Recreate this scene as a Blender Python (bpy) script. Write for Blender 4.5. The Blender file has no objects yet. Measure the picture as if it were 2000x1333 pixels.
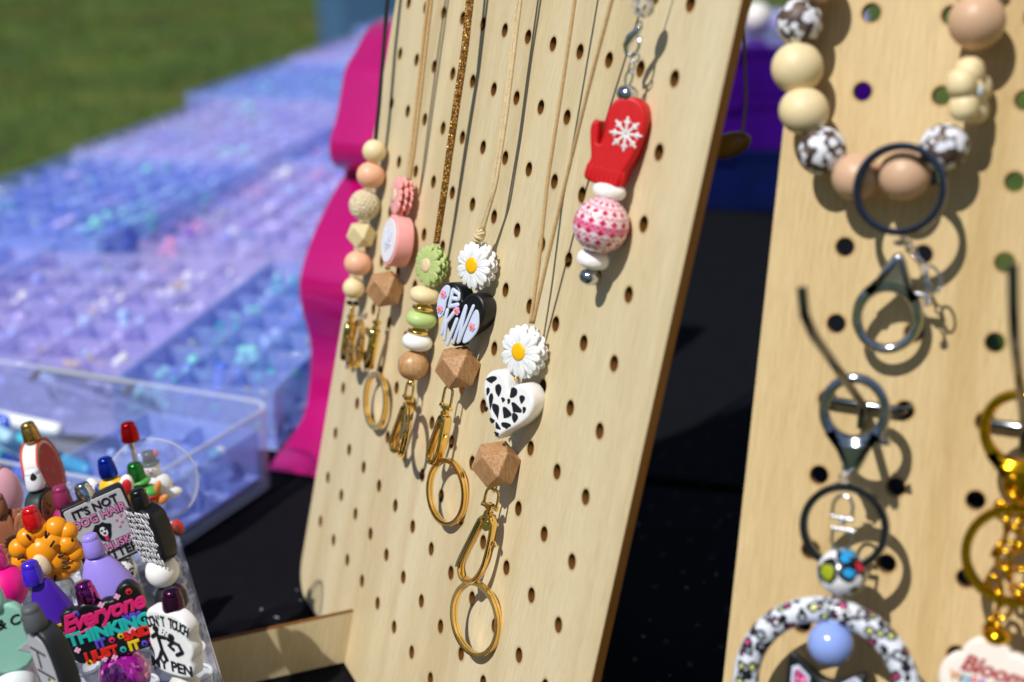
import bpy, math, random
import numpy as np
from mathutils import Matrix, Vector, Euler

# ------------------------------------------------------------------ camera, sky, sun
SC = bpy.context.scene
COL = SC.collection
U = 0.01                      # everything below is written in centimetres
CAMZ = 115.0                  # camera height over the grass; the table top is at 75
F = 2982.76                   # focal length in pixels of the 2000 px wide photograph
RGT = np.array([0.9998, -0.0069, -0.0206]); DWN = np.array([-0.0217, -0.318, -0.9478]); FWD = np.array([0.0, 0.9481, -0.3181])
cam_d = bpy.data.cameras.new('camera'); cam = bpy.data.objects.new('camera', cam_d); COL.objects.link(cam)
cam_d.sensor_width = 36.0; cam_d.lens = 36.0 * F / 2000.0
cam_d.clip_start = 0.01; cam_d.clip_end = 500.0
m3 = Matrix((RGT, -DWN, -FWD)).transposed()
cam.matrix_world = Matrix.Translation((0, 0, CAMZ * U)) @ m3.to_4x4()
cam_d.dof.use_dof = True
cam_d.dof.focus_distance = 0.625
cam_d.dof.aperture_fstop = 6.6
cam_d.dof.aperture_blades = 9
SC.camera = cam

SUN_EL, SUN_AZ = 52.0, -131.0     # azimuth measured from +X, counter-clockwise
world = bpy.data.worlds.new('World'); SC.world = world; world.use_nodes = True
wn = world.node_tree; wn.nodes.clear()
sky = wn.nodes.new('ShaderNodeTexSky'); sky.sky_type = 'NISHITA'; sky.sun_disc = False
sky.sun_elevation = math.radians(SUN_EL); sky.sun_rotation = math.radians(90 - SUN_AZ)
sky.air_density = 1.0; sky.dust_density = 0.6; sky.ozone_density = 1.2
bg = wn.nodes.new('ShaderNodeBackground'); bg.inputs[1].default_value = 0.075
wo = wn.nodes.new('ShaderNodeOutputWorld')
wn.links.new(sky.outputs[0], bg.inputs[0]); wn.links.new(bg.outputs[0], wo.inputs[0])
sd = bpy.data.lights.new('sun', 'SUN'); sun = bpy.data.objects.new('sun', sd); COL.objects.link(sun)
sd.energy = 4.3; sd.angle = math.radians(0.53); sd.color = (1.0, 0.965, 0.91)
ce = math.cos(math.radians(SUN_EL))
tosun = Vector((ce * math.cos(math.radians(SUN_AZ)), ce * math.sin(math.radians(SUN_AZ)), math.sin(math.radians(SUN_EL))))
sun.rotation_euler = tosun.to_track_quat('Z', 'Y').to_euler(); sun.location = (-1, -1, 4)
vs = SC.view_settings; vs.view_transform = 'Standard'; vs.look = 'None'; vs.gamma = 1.0; vs.exposure = -0.03; vs.use_curve_mapping = False
SC.cycles.use_denoising = True
SC.cycles.max_bounces = 10; SC.cycles.transparent_max_bounces = 24; SC.cycles.transmission_bounces = 8
SC.cycles.caustics_reflective = True; SC.cycles.caustics_refractive = False
rnd = random.Random(7)

# ------------------------------------------------------------------ places
def ray(px, py):
    return RGT * ((px - 1000) / F) + DWN * ((py - 666.5) / F) + FWD
def at_depth(px, py, s):            # a point at depth s in front of the lens
    return ray(px, py) * s + np.array([0, 0, CAMZ])
def at_height(px, py, z):           # a point at height z over the grass
    r = ray(px, py); return r * ((z - CAMZ) / r[2]) + np.array([0, 0, CAMZ])
class Frame:                        # a leaning board: x along it, y up it, z out of its face
    def __init__(s, o, ex, ey, en):
        s.o = np.array(o, float) + np.array([0, 0, CAMZ]); s.R = np.array([ex, ey, en], float)
        for i in range(3): s.R[i] /= np.linalg.norm(s.R[i])
    def loc(s, px, py, h=0.0):
        r = ray(px, py); c = np.array([0, 0, CAMZ]) - s.o
        n = s.R[2]; k = (h - n @ c) / (n @ r)
        return s.R @ (c + r * k)
    def mat(s, l):
        p = s.o + s.R.T @ np.array(l, float)
        m = Matrix((s.R[0], s.R[1], s.R[2])).transposed().to_4x4(); m.translation = Vector(p * U)
        return m
B1 = Frame((-4.2675, 78.0277, -5.681), (0.376, -0.9266, 0), (0.2077, 0.0842, 0.9746), (-0.9031, -0.3664, 0.2241))
B2 = Frame((11.8927, 50.2934, -5.9036), (0.8954, -0.4453, 0), (0.1154, 0.2322, 0.9658), (-0.43, -0.8648, 0.2593))
TOP = 75.0                          # table top

# ------------------------------------------------------------------ materials
def lin(c):
    if isinstance(c, str):
        c = [int(c[i:i + 2], 16) / 255 for i in (0, 2, 4)]
    return tuple((x / 12.92 if x <= .04045 else ((x + .055) / 1.055) ** 2.4) for x in c)
MATS = {}
def mat(name, col, rough=.5, metal=0., coat=0., sss=0., trans=0., noise=0., nscale=30., bump=0., bscale=60., spec=.5, sheen=0., stretch=None, ior=1.45, emit=None):
    if name in MATS: return MATS[name]
    m = bpy.data.materials.new(name); m.use_nodes = True; nt = m.node_tree; b = nt.nodes['Principled BSDF']
    c = lin(col); b.inputs['Base Color'].default_value = (*c, 1); b.inputs['Roughness'].default_value = rough
    b.inputs['Metallic'].default_value = metal; b.inputs['Coat Weight'].default_value = coat; b.inputs['Coat Roughness'].default_value = .06
    b.inputs['Specular IOR Level'].default_value = spec; b.inputs['IOR'].default_value = ior
    b.inputs['Transmission Weight'].default_value = trans; b.inputs['Sheen Weight'].default_value = sheen
    if sss:
        b.inputs['Subsurface Weight'].default_value = sss; b.inputs['Subsurface Radius'].default_value = (1, .5, .3); b.inputs['Subsurface Scale'].default_value = .0015
    tc = nt.nodes.new('ShaderNodeTexCoord'); mp = nt.nodes.new('ShaderNodeMapping'); nt.links.new(tc.outputs['Object'], mp.inputs[0])
    mp.inputs['Scale'].default_value = stretch or (1, 1, 1)
    # every surface carries a little unevenness in tone and gloss
    n = nt.nodes.new('ShaderNodeTexNoise'); n.inputs['Scale'].default_value = nscale / U / 10; n.inputs['Detail'].default_value = 5
    nt.links.new(mp.outputs[0], n.inputs['Vector'])
    mx = nt.nodes.new('ShaderNodeMix'); mx.data_type = 'RGBA'; a = noise or .06
    mx.inputs[6].default_value = (*[x * (1 - a) for x in c], 1); mx.inputs[7].default_value = (*[min(1, x * (1 + a)) for x in c], 1)
    nt.links.new(n.outputs[0], mx.inputs[0]); nt.links.new(mx.outputs[2], b.inputs['Base Color'])
    mr = nt.nodes.new('ShaderNodeMapRange'); mr.inputs[3].default_value = max(.02, rough * .8); mr.inputs[4].default_value = min(1, rough * 1.25)
    nt.links.new(n.outputs[0], mr.inputs[0]); nt.links.new(mr.outputs[0], b.inputs['Roughness'])
    if bump:
        n2 = nt.nodes.new('ShaderNodeTexNoise'); n2.inputs['Scale'].default_value = bscale / U / 10; n2.inputs['Detail'].default_value = 3
        nt.links.new(mp.outputs[0], n2.inputs['Vector'])
        bp = nt.nodes.new('ShaderNodeBump'); bp.inputs['Strength'].default_value = 1; bp.inputs['Distance'].default_value = bump * U
        nt.links.new(n2.outputs[0], bp.inputs['Height']); nt.links.new(bp.outputs[0], b.inputs['Normal'])
    MATS[name] = m; return m
def ramp(nt, fac, stops, inter='LINEAR'):
    r = nt.nodes.new('ShaderNodeValToRGB'); r.color_ramp.interpolation = inter
    e = r.color_ramp.elements
    while len(e) < len(stops): e.new(.5)
    for i, (p, c) in enumerate(stops): e[i].position = p; e[i].color = (*lin(c), 1)
    nt.links.new(fac, r.inputs[0]); return r
def wood(name, c1, c2, c3, scale=1., stretch=(1, .06, 1), rough=.55, ring=6., grain=1., halo=0., rows_c=0., rows_h=99.):
    m = bpy.data.materials.new(name); m.use_nodes = True; nt = m.node_tree; b = nt.nodes['Principled BSDF']; L = nt.links
    tc = nt.nodes.new('ShaderNodeTexCoord'); mp = nt.nodes.new('ShaderNodeMapping'); mp.inputs['Scale'].default_value = [x * 100 * scale for x in stretch]
    L.new(tc.outputs['Object'], mp.inputs[0])
    n1 = nt.nodes.new('ShaderNodeTexNoise'); n1.inputs['Scale'].default_value = .35; n1.inputs['Detail'].default_value = 6; n1.inputs['Distortion'].default_value = .6; L.new(mp.outputs[0], n1.inputs[0])
    r1 = ramp(nt, n1.outputs[0], [(.3, c1), (.52, c2), (.72, c3)])
    n2 = nt.nodes.new('ShaderNodeTexNoise'); n2.inputs['Scale'].default_value = ring; n2.inputs['Detail'].default_value = 8; n2.inputs['Roughness'].default_value = .7; L.new(mp.outputs[0], n2.inputs[0])
    m2 = nt.nodes.new('ShaderNodeMix'); m2.data_type = 'RGBA'; m2.blend_type = 'MULTIPLY'
    r2 = ramp(nt, n2.outputs[0], [(.3, (1 - .2 * grain, 1 - .23 * grain, 1 - .3 * grain)), (.62, (1, 1, 1))])
    m2.inputs[0].default_value = 1; L.new(r1.outputs[0], m2.inputs[6]); L.new(r2.outputs[0], m2.inputs[7])
    # short dark pores along the grain
    mp2 = nt.nodes.new('ShaderNodeMapping'); mp2.inputs['Scale'].default_value = [x * 100 * scale for x in (stretch[0] * 9, stretch[1] * 14, stretch[2] * 9)]; L.new(tc.outputs['Object'], mp2.inputs[0])
    n3 = nt.nodes.new('ShaderNodeTexNoise'); n3.inputs['Scale'].default_value = 1.6; n3.inputs['Detail'].default_value = 2; L.new(mp2.outputs[0], n3.inputs[0])
    r3 = ramp(nt, n3.outputs[0], [(.28, (.82, .76, .66)), (.42, (1, 1, 1))])
    m3_ = nt.nodes.new('ShaderNodeMix'); m3_.data_type = 'RGBA'; m3_.blend_type = 'MULTIPLY'; m3_.inputs[0].default_value = .7 * grain
    L.new(m2.outputs[2], m3_.inputs[6]); L.new(r3.outputs[0], m3_.inputs[7]); last = m3_.outputs[2]
    if halo:    # the laser leaves a faint scorch round each hole
        vm = nt.nodes.new('ShaderNodeVectorMath'); vm.operation = 'SCALE'; vm.inputs[3].default_value = 100 / 2.54; L.new(tc.outputs['Object'], vm.inputs[0])
        va = nt.nodes.new('ShaderNodeVectorMath'); va.operation = 'ADD'; va.inputs[1].default_value = (100.5, 100.5, 0); L.new(vm.outputs[0], va.inputs[0])
        vf = nt.nodes.new('ShaderNodeVectorMath'); vf.operation = 'FRACTION'; L.new(va.outputs[0], vf.inputs[0])
        vt = nt.nodes.new('ShaderNodeVectorMath'); vt.operation = 'SUBTRACT'; vt.inputs[1].default_value = (.5, .5, 0); L.new(vf.outputs[0], vt.inputs[0])
        vz = nt.nodes.new('ShaderNodeVectorMath'); vz.operation = 'MULTIPLY'; vz.inputs[1].default_value = (1, 1, 0); L.new(vt.outputs[0], vz.inputs[0])
        vl = nt.nodes.new('ShaderNodeVectorMath'); vl.operation = 'LENGTH'; L.new(vz.outputs[0], vl.inputs[0])
        rh = ramp(nt, vl.outputs['Value'], [(halo / 2.54, (.55, .42, .28)), (halo / 2.54 + .012, (.85, .79, .68)), (halo / 2.54 + .05, (1, 1, 1))])
        mh = nt.nodes.new('ShaderNodeMix'); mh.data_type = 'RGBA'; mh.blend_type = 'MULTIPLY'; sx = nt.nodes.new('ShaderNodeSeparateXYZ'); L.new(vm.outputs[0], sx.inputs[0])
        def within(o, c, h):
            k = nt.nodes.new('ShaderNodeMath'); k.operation = 'COMPARE'; k.inputs[1].default_value = c; k.inputs[2].default_value = h; L.new(o, k.inputs[0]); return k.outputs[0]
        mk = nt.nodes.new('ShaderNodeMath'); mk.operation = 'MULTIPLY'; L.new(within(sx.outputs[0], 5.5, 6), mk.inputs[0]); L.new(within(sx.outputs[1], rows_c, rows_h), mk.inputs[1])
        mk2 = nt.nodes.new('ShaderNodeMath'); mk2.operation = 'MULTIPLY'; mk2.inputs[1].default_value = .8; L.new(mk.outputs[0], mk2.inputs[0]); L.new(mk2.outputs[0], mh.inputs[0]); L.new(last, mh.inputs[6]); L.new(rh.outputs[0], mh.inputs[7]); last = mh.outputs[2]
    L.new(last, b.inputs['Base Color'])
    b.inputs['Roughness'].default_value = rough
    bp = nt.nodes.new('ShaderNodeBump'); bp.inputs['Strength'].default_value = .6; bp.inputs['Distance'].default_value = .008 * U
    L.new(n2.outputs[0], bp.inputs['Height']); L.new(bp.outputs[0], b.inputs['Normal'])
    MATS[name] = m; return m
def clear(name, col, body=.12, rough=.08, tint=(.96, .97, .99), ior=1.5):
    """thin clear plastic: mostly see-through, a faint body colour, a glossy skin"""
    if name in MATS: return MATS[name]
    m = bpy.data.materials.new(name); m.use_nodes = True; nt = m.node_tree; nt.nodes.clear(); L = nt.links
    o = nt.nodes.new('ShaderNodeOutputMaterial'); t = nt.nodes.new('ShaderNodeBsdfTransparent'); t.inputs[0].default_value = (*tint, 1)
    p = nt.nodes.new('ShaderNodeBsdfPrincipled'); p.inputs['Base Color'].default_value = (*lin(col), 1); p.inputs['Roughness'].default_value = rough
    f0 = ((ior - 1) / (ior + 1)) ** 2; lw = nt.nodes.new('ShaderNodeLayerWeight'); pw = nt.nodes.new('ShaderNodeMath'); pw.operation = 'POWER'; pw.inputs[1].default_value = 5; L.new(lw.outputs['Facing'], pw.inputs[0])
    fr = nt.nodes.new('ShaderNodeMath'); fr.operation = 'MULTIPLY_ADD'; fr.inputs[1].default_value = 1 - f0; fr.inputs[2].default_value = f0; L.new(pw.outputs[0], fr.inputs[0])
    ad = nt.nodes.new('ShaderNodeMath'); ad.operation = 'ADD'; ad.use_clamp = True; L.new(fr.outputs[0], ad.inputs[0])
    tc = nt.nodes.new('ShaderNodeTexCoord'); n = nt.nodes.new('ShaderNodeTexNoise'); n.inputs['Scale'].default_value = 25; L.new(tc.outputs['Object'], n.inputs[0])
    mr = nt.nodes.new('ShaderNodeMapRange'); mr.inputs[3].default_value = body * .6; mr.inputs[4].default_value = body * 1.4; L.new(n.outputs[0], mr.inputs[0]); L.new(mr.outputs[0], ad.inputs[1])
    mx = nt.nodes.new('ShaderNodeMixShader'); L.new(ad.outputs[0], mx.inputs[0]); L.new(t.outputs[0], mx.inputs[1]); L.new(p.outputs[0], mx.inputs[2]); L.new(mx.outputs[0], o.inputs[0])
    MATS[name] = m; return m
def spotted(name, base, spots, scale=3., thr=.22, ring=None, rough=.4, coat=0., rk=1.5):
    """blotches printed on a bead: voronoi cells, optionally each ringed in black, centres in several colours"""
    m = bpy.data.materials.new(name); m.use_nodes = True; nt = m.node_tree; b = nt.nodes['Principled BSDF']; L = nt.links
    b.inputs['Roughness'].default_value = rough; b.inputs['Coat Weight'].default_value = coat
    tc = nt.nodes.new('ShaderNodeTexCoord'); nz = nt.nodes.new('ShaderNodeTexNoise'); nz.inputs['Scale'].default_value = scale * 60; L.new(tc.outputs['Object'], nz.inputs[0])
    ad = nt.nodes.new('ShaderNodeVectorMath'); ad.operation = 'MULTIPLY_ADD'; ad.inputs[1].default_value = (.7 * U / scale * 2,) * 3
    L.new(nz.outputs[1], ad.inputs[0]); L.new(tc.outputs['Object'], ad.inputs[2])
    v = nt.nodes.new('ShaderNodeTexVoronoi'); v.inputs['Scale'].default_value = scale * 40; v.inputs['Randomness'].default_value = .85; L.new(ad.outputs[0], v.inputs[0])
    sep = nt.nodes.new('ShaderNodeSeparateColor'); L.new(v.outputs['Color'], sep.inputs[0])
    k = len(spots); rs = ramp(nt, sep.outputs[0], [(i / k, s) for i, s in enumerate(spots)], 'CONSTANT')
    def step(th, src=v.outputs['Distance']):
        q = nt.nodes.new('ShaderNodeMath'); q.operation = 'LESS_THAN'; q.inputs[1].default_value = th; L.new(src, q.inputs[0]); return q.outputs[0]
    cur = nt.nodes.new('ShaderNodeRGB'); cur.outputs[0].default_value = (*lin(base), 1); cur = cur.outputs[0]
    if ring:
        x = nt.nodes.new('ShaderNodeMix'); x.data_type = 'RGBA'; L.new(step(thr * rk), x.inputs[0]); L.new(cur, x.inputs[6]); x.inputs[7].default_value = (*lin(ring), 1); cur = x.outputs[2]
    x = nt.nodes.new('ShaderNodeMix'); x.data_type = 'RGBA'; L.new(step(thr), x.inputs[0]); L.new(cur, x.inputs[6]); L.new(rs.outputs[0], x.inputs[7])
    L.new(x.outputs[2], b.inputs['Base Color']); MATS[name] = m; return m

def glitter(name, col, c2, scale=900, rough=.25, metal=.35):
    m = bpy.data.materials.new(name); m.use_nodes = True; nt = m.node_tree; b = nt.nodes['Principled BSDF']; L = nt.links
    tc = nt.nodes.new('ShaderNodeTexCoord'); v = nt.nodes.new('ShaderNodeTexVoronoi'); v.inputs['Scale'].default_value = scale; L.new(tc.outputs['Object'], v.inputs[0])
    sep = nt.nodes.new('ShaderNodeSeparateColor'); L.new(v.outputs['Color'], sep.inputs[0])
    r = ramp(nt, sep.outputs[0], [(0, col), (.8, col), (.93, c2)]); L.new(r.outputs[0], b.inputs['Base Color'])
    nm = nt.nodes.new('ShaderNodeVectorMath'); nm.operation = 'MULTIPLY_ADD'; nm.inputs[1].default_value = (.9,) * 3; L.new(v.outputs['Color'], nm.inputs[0])
    g = nt.nodes.new('ShaderNodeNewGeometry'); sub = nt.nodes.new('ShaderNodeVectorMath'); sub.operation = 'SUBTRACT'; sub.inputs[1].default_value = (.45,) * 3
    L.new(g.outputs['Normal'], sub.inputs[0]); L.new(sub.outputs[0], nm.inputs[2]); no = nt.nodes.new('ShaderNodeVectorMath'); no.operation = 'NORMALIZE'; L.new(nm.outputs[0], no.inputs[0]); L.new(no.outputs[0], b.inputs['Normal'])
    b.inputs['Metallic'].default_value = metal; b.inputs['Roughness'].default_value = rough; MATS[name] = m; return m

PLY = wood('birch_plywood', 'e2d4b0', 'dac9a2', 'cfbb92', ring=11, grain=.4, halo=.285, rows_c=-2.5, rows_h=10.)
PLY2 = wood('birch_plywood_warm', 'dac394', 'd3b988', 'c6a974', ring=9, grain=.45, halo=.3, rows_c=-4., rows_h=8.5)
BURNT = mat('laser_burnt_edge', '6b430f', .6, noise=.5, nscale=9, stretch=(1, .2, 4))
BEECH = wood('beech_bead', 'd0a67c', 'c4966a', 'b58459', scale=2.2, stretch=(1, .12, 1), ring=7, grain=1.5)
BEECHR = wood('beech_round', 'dcb488', 'c99c6a', 'b48148', scale=2.0, stretch=(1, .1, 1), ring=7, grain=1.4, rough=.35)
GOLD = mat('polished_gold', 'f3cd7c', .11, 1.)
GOLDD = mat('deep_gold', 'e8b01c', .14, 1.)
STEEL = mat('polished_steel', 'c9ccd2', .1, 1.)
GUN = mat('dark_steel', '6d7178', .12, 1.)
CREAM = mat('cream_silicone', 'e9d5a9', .42, sss=.15)
TANS = mat('tan_silicone', 'd0ab8c', .42, sss=.15)
PEACH = mat('peach_silicone', 'ecb494', .42, sss=.15)
IVORYC = mat('ivory_crochet', 'dccfb0', .9, sheen=.4, bump=.03, bscale=40)
WHITE = mat('white_silicone', 'eeeeee', .38, sss=.25)
BLACK = mat('black_silicone', '131418', .36)
SAGE = mat('sage_silicone', 'b3c47c', .45, sss=.1)
PINK = mat('pink_silicone', 'f0a7a4', .45, sss=.15)
YEL = mat('egg_yellow', 'f7b90a', .4)
BEIGE = mat('beige_center', 'e2c7a2', .45)
LETB = mat('pale_blue_print', 'c9d3e8', .5)
LILAC = mat('lilac_print', 'd69ae0', .5)
ORANGE = mat('orange_print', 'f79b16', .5)
RED = mat('red_silicone', 'c80612', .5, sss=.1)
FUZZ = mat('white_felt', 'f2f0ee', .95, sheen=.6, bump=.05, bscale=25)
MAGENTA = mat('magenta_plastic', 'd4007a', .2, .35, spec=.8)
PERI = mat('periwinkle_bead', '8ea6ea', .15, coat=.5)
CORD = mat('tan_cotton_cord', 'c0a070', .8, bump=.02, bscale=120, noise=.3, nscale=60)
CORDB = mat('beige_waxed_cord', 'd3bd94', .7, bump=.02, bscale=120, noise=.3, nscale=60)
SUEDE = mat('black_suede_cord', '141414', .8)
GCORD = glitter('gold_glitter_cord', '6e460c', 'e8b850', 2200, .4, .3)
CLOTH = mat('black_tablecloth', '121317', .9, noise=.35, nscale=8, bump=.03, bscale=150, spec=.08)
OLIVE = mat('varnished_wood_bead', '8a5f18', .35, coat=.3, noise=.3, nscale=10, stretch=(1, .2, 1))

# ------------------------------------------------------------------ shapes (centimetres)
class Geo:
    def __init__(s): s.v = []; s.f = []; s.m = []; s.n = 0
    def add(s, VF, mi=0, M=None, loc=None, rot=None, sc=None):
        V, Fc = VF; V = np.asarray(V, float)
        if sc is not None: V = V * np.asarray(sc, float)
        if rot is not None: V = V @ np.array(Euler(rot).to_matrix()).T
        if M is not None: V = V @ np.array(M).T
        if loc is not None: V = V + np.asarray(loc, float)
        s.v.append(V); s.f += [tuple(i + s.n for i in f) for f in Fc]; s.m += [mi] * len(Fc); s.n += len(V)
        return s
def obj(name, g, mats, parent=None, loc=(0, 0, 0), rot=(0, 0, 0), sharp=35, **props):
    if isinstance(g, tuple): g = Geo().add(g)
    me = bpy.data.meshes.new(name); V = np.vstack(g.v) * U
    me.from_pydata(V.tolist(), [], g.f)
    for m in (mats if isinstance(mats, (list, tuple)) else [mats]): me.materials.append(m)
    me.polygons.foreach_set('material_index', g.m)
    me.polygons.foreach_set('use_smooth', [sharp > 0] * len(g.f))
    me.update()
    if 0 < sharp < 180: me.set_sharp_from_angle(angle=math.radians(sharp))
    o = bpy.data.objects.new(name, me); COL.objects.link(o)
    o.location = [x * U for x in loc]; o.rotation_euler = rot
    if parent: o.parent = parent
    for k, v in props.items(): o[k] = v
    return o
def tag(o, label, cat, group=None):
    o['label'] = label; o['category'] = cat
    if group: o['group'] = group
    return o
def thing(name, label, cat, loc=(0, 0, 0), rot=(0, 0, 0), group=None, matrix=None):
    o = bpy.data.objects.new(name, None); COL.objects.link(o); o.empty_display_size = .01
    if matrix is not None: o.matrix_world = matrix
    else: o.location = [x * U for x in loc]; o.rotation_euler = rot
    return tag(o, label, cat, group)
def sphere(r=1., seg=28, rings=18, sq=(1, 1, 1), p=1.0):
    V = [(0, 0, 1)]; 
    for i in range(1, rings):
        a = math.pi * i / rings
        for j in range(seg):
            b = 2 * math.pi * j / seg; V.append((math.sin(a) * math.cos(b), math.sin(a) * math.sin(b), math.cos(a)))
    V.append((0, 0, -1)); V = np.array(V)
    if p != 1.0: V = np.sign(V) * np.abs(V) ** p
    V = V * r * np.array(sq); Fc = []
    for j in range(seg): Fc.append((0, 1 + j, 1 + (j + 1) % seg))
    for i in range(rings - 2):
        a = 1 + i * seg; b = a + seg
        for j in range(seg): k = (j + 1) % seg; Fc.append((a + j, b + j, b + k, a + k))
    a = 1 + (rings - 2) * seg; e = len(V) - 1
    for j in range(seg): Fc.append((a + j, e, a + (j + 1) % seg))
    return V, Fc
def lathe(prof, seg=32, axis='z'):
    """prof: (radius, height) pairs; caps itself at radius 0 or closes with a face"""
    V = []; Fc = []
    for r, h in prof:
        for j in range(seg): a = 2 * math.pi * j / seg; V.append((r * math.cos(a), r * math.sin(a), h))
    for i in range(len(prof) - 1):
        for j in range(seg): k = (j + 1) % seg; Fc.append((i * seg + j, i * seg + k, (i + 1) * seg + k, (i + 1) * seg + j))
    Fc.append(tuple(range(seg))[::-1]); n = (len(prof) - 1) * seg; Fc.append(tuple(range(n, n + seg)))
    V = np.array(V)
    if axis == 'y': V = V[:, [0, 2, 1]] * np.array([1, 1, -1])
    if axis == 'x': V = V[:, [2, 1, 0]] * np.array([1, 1, -1])
    return V, Fc
def box(x0, x1, y0, y1, z0, z1):
    V = [(x, y, z) for x in (x0, x1) for y in (y0, y1) for z in (z0, z1)]
    return np.array(V), [(0, 1, 3, 2), (4, 6, 7, 5), (0, 4, 5, 1), (2, 3, 7, 6), (0, 2, 6, 4), (1, 5, 7, 3)]
def tube(path, r, n=10, closed=False, sec=None, up=None):
    """a tube along path; r a number or one per point; sec an optional (w, h) for a flat section"""
    P = np.array(path, float); N = len(P)
    T = np.zeros_like(P)
    for i in range(N):
        a = P[(i - 1) % N] if (closed or i > 0) else P[i]; b = P[(i + 1) % N] if (closed or i < N - 1) else P[i]
        T[i] = (b - a) / (np.linalg.norm(b - a) + 1e-12)
    u = np.array(up if up is not None else (0, 0, 1.)); 
    if abs(T[0] @ u) > .95: u = np.array((1., 0, 0))
    V = []; Fc = []
    rr = r if hasattr(r, '__len__') else [r] * N
    prev = u - T[0] * (T[0] @ u); prev /= np.linalg.norm(prev)
    for i in range(N):
        if up is not None:
            q = u - T[i] * (T[i] @ u)
            if np.linalg.norm(q) > .05: prev = q
        q = prev - T[i] * (T[i] @ prev); q /= np.linalg.norm(q) + 1e-12; prev = q; s = np.cross(T[i], q)
        for j in range(n):
            if sec is None:
                a = 2 * math.pi * j / n; V.append(P[i] + rr[i] * (math.cos(a) * q + math.sin(a) * s))
            else:
                a = 2 * math.pi * (j + .5) / n; c, d = math.cos(a), math.sin(a); k = 1 / max(abs(c), abs(d)) ** .75
                V.append(P[i] + q * c * k * sec[1] / 2 * rr[i] + s * d * k * sec[0] / 2 * rr[i])
    M = N if closed else N - 1
    for i in range(M):
        a = i * n; b = ((i + 1) % N) * n
        for j in range(n): k = (j + 1) % n; Fc.append((a + j, a + k, b + k, b + j))
    if not closed: Fc.append(tuple(range(n))[::-1]); Fc.append(tuple(range((N - 1) * n, N * n)))
    return np.array(V), Fc
def stroke(pts, r, n=8):
    """a rounded-end stroke"""
    P = [np.array((*p, 0) if len(p) == 2 else p, float) for p in pts]
    d0 = P[0] - P[1]; d0 /= np.linalg.norm(d0); d1 = P[-1] - P[-2]; d1 /= np.linalg.norm(d1)
    Q = [P[0] + d0 * r, P[0] + d0 * r * .7] + P + [P[-1] + d1 * r * .7, P[-1] + d1 * r]
    return tube(Q, [.15 * r, .7 * r] + [r] * len(P) + [.7 * r, .15 * r], n)
def circle(r, n=32, cx=0, cy=0, ry=None, a0=0.):
    return [(cx + r * math.cos(a0 + 2 * math.pi * i / n), cy + (ry or r) * math.sin(a0 + 2 * math.pi * i / n)) for i in range(n)]
def torus(R, r, n=48, k=10, sec=None, ry=None):
    return tube([(x, y, 0) for x, y in circle(R, n, ry=ry)], 1. if sec else r, k, True, sec=sec, up=(0, 0, 1))
def prism(out, z0, z1, bev=.05, nb=3):
    """an outline (counter-clockwise) given thickness, its rims rounded"""
    O = np.array(out, float); N = len(O)
    A = 0.5 * sum(O[i][0] * O[(i + 1) % N][1] - O[(i + 1) % N][0] * O[i][1] for i in range(N))
    if A < 0: O = O[::-1]
    d = np.roll(O, -1, 0) - np.roll(O, 1, 0); d /= np.linalg.norm(d, axis=1)[:, None] + 1e-12; nrm = np.stack([-d[:, 1], d[:, 0]], 1)
    rings = []
    for k in range(nb + 1):
        a = math.pi / 2 * (1 - k / nb); rings.append((bev * (1 - math.cos(a)), z0 + bev * (1 - math.sin(a))))
    for k in range(nb + 1):
        a = math.pi / 2 * k / nb; rings.append((bev * (1 - math.cos(a)), z1 - bev * (1 - math.sin(a))))
    e_ = min(.03, bev * .3); rings = [(bev + e_, z0)] + rings + [(bev + e_, z1)]
    V = np.vstack([np.hstack([O + nrm * i, np.full((N, 1), z)]) for i, z in rings]); Fc = []
    for q in range(len(rings) - 1):
        for j in range(N): k = (j + 1) % N; Fc.append((q * N + j, q * N + k, (q + 1) * N + k, (q + 1) * N + j))
    Fc.append(tuple(range(N))[::-1]); n = (len(rings) - 1) * N; Fc.append(tuple(range(n, n + N)))
    return V, Fc
def smooth_out(pts, k=3, closed=True):
    P = np.array(pts, float)
    for _ in range(k):                      # corner cutting
        Q = []
        N = len(P)
        for i in range(N if closed else N - 1):
            a = P[i]; b = P[(i + 1) % N]; Q += [a * .75 + b * .25, a * .25 + b * .75]
        if not closed: Q = [P[0]] + Q + [P[-1]]
        P = np.array(Q)
    return P
def heart(w=1., h=1., n=56):
    O = []
    for i in range(n):
        t = 2 * math.pi * i / n; O.append((w * .5 * math.sin(t) ** 3 * 1.0, h * .5 * (13 * math.cos(t) - 5 * math.cos(2 * t) - 2 * math.cos(3 * t) - math.cos(4 * t) + 2.4) / 14.5))
    P = np.array(O); P[:, 1] = np.where(P[:, 1] < 0, P[:, 1] * .97, P[:, 1]); P[:, 0] *= 1 + .1 * np.clip(-P[:, 1] / h * 2, 0, 1)
    for _ in range(5): P = P * .5 + (np.roll(P, 1, 0) + np.roll(P, -1, 0)) * .25
    return P
def flower_out(R, k, depth=.25, n=None, a0=0.):
    n = n or k * 10
    return [(R * (1 - depth + depth * abs(math.cos(k * a / 2)) ** .7) * math.cos(a + a0), R * (1 - depth + depth * abs(math.cos(k * a / 2)) ** .7) * math.sin(a + a0)) for a in [2 * math.pi * i / n for i in range(n)]]
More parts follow.
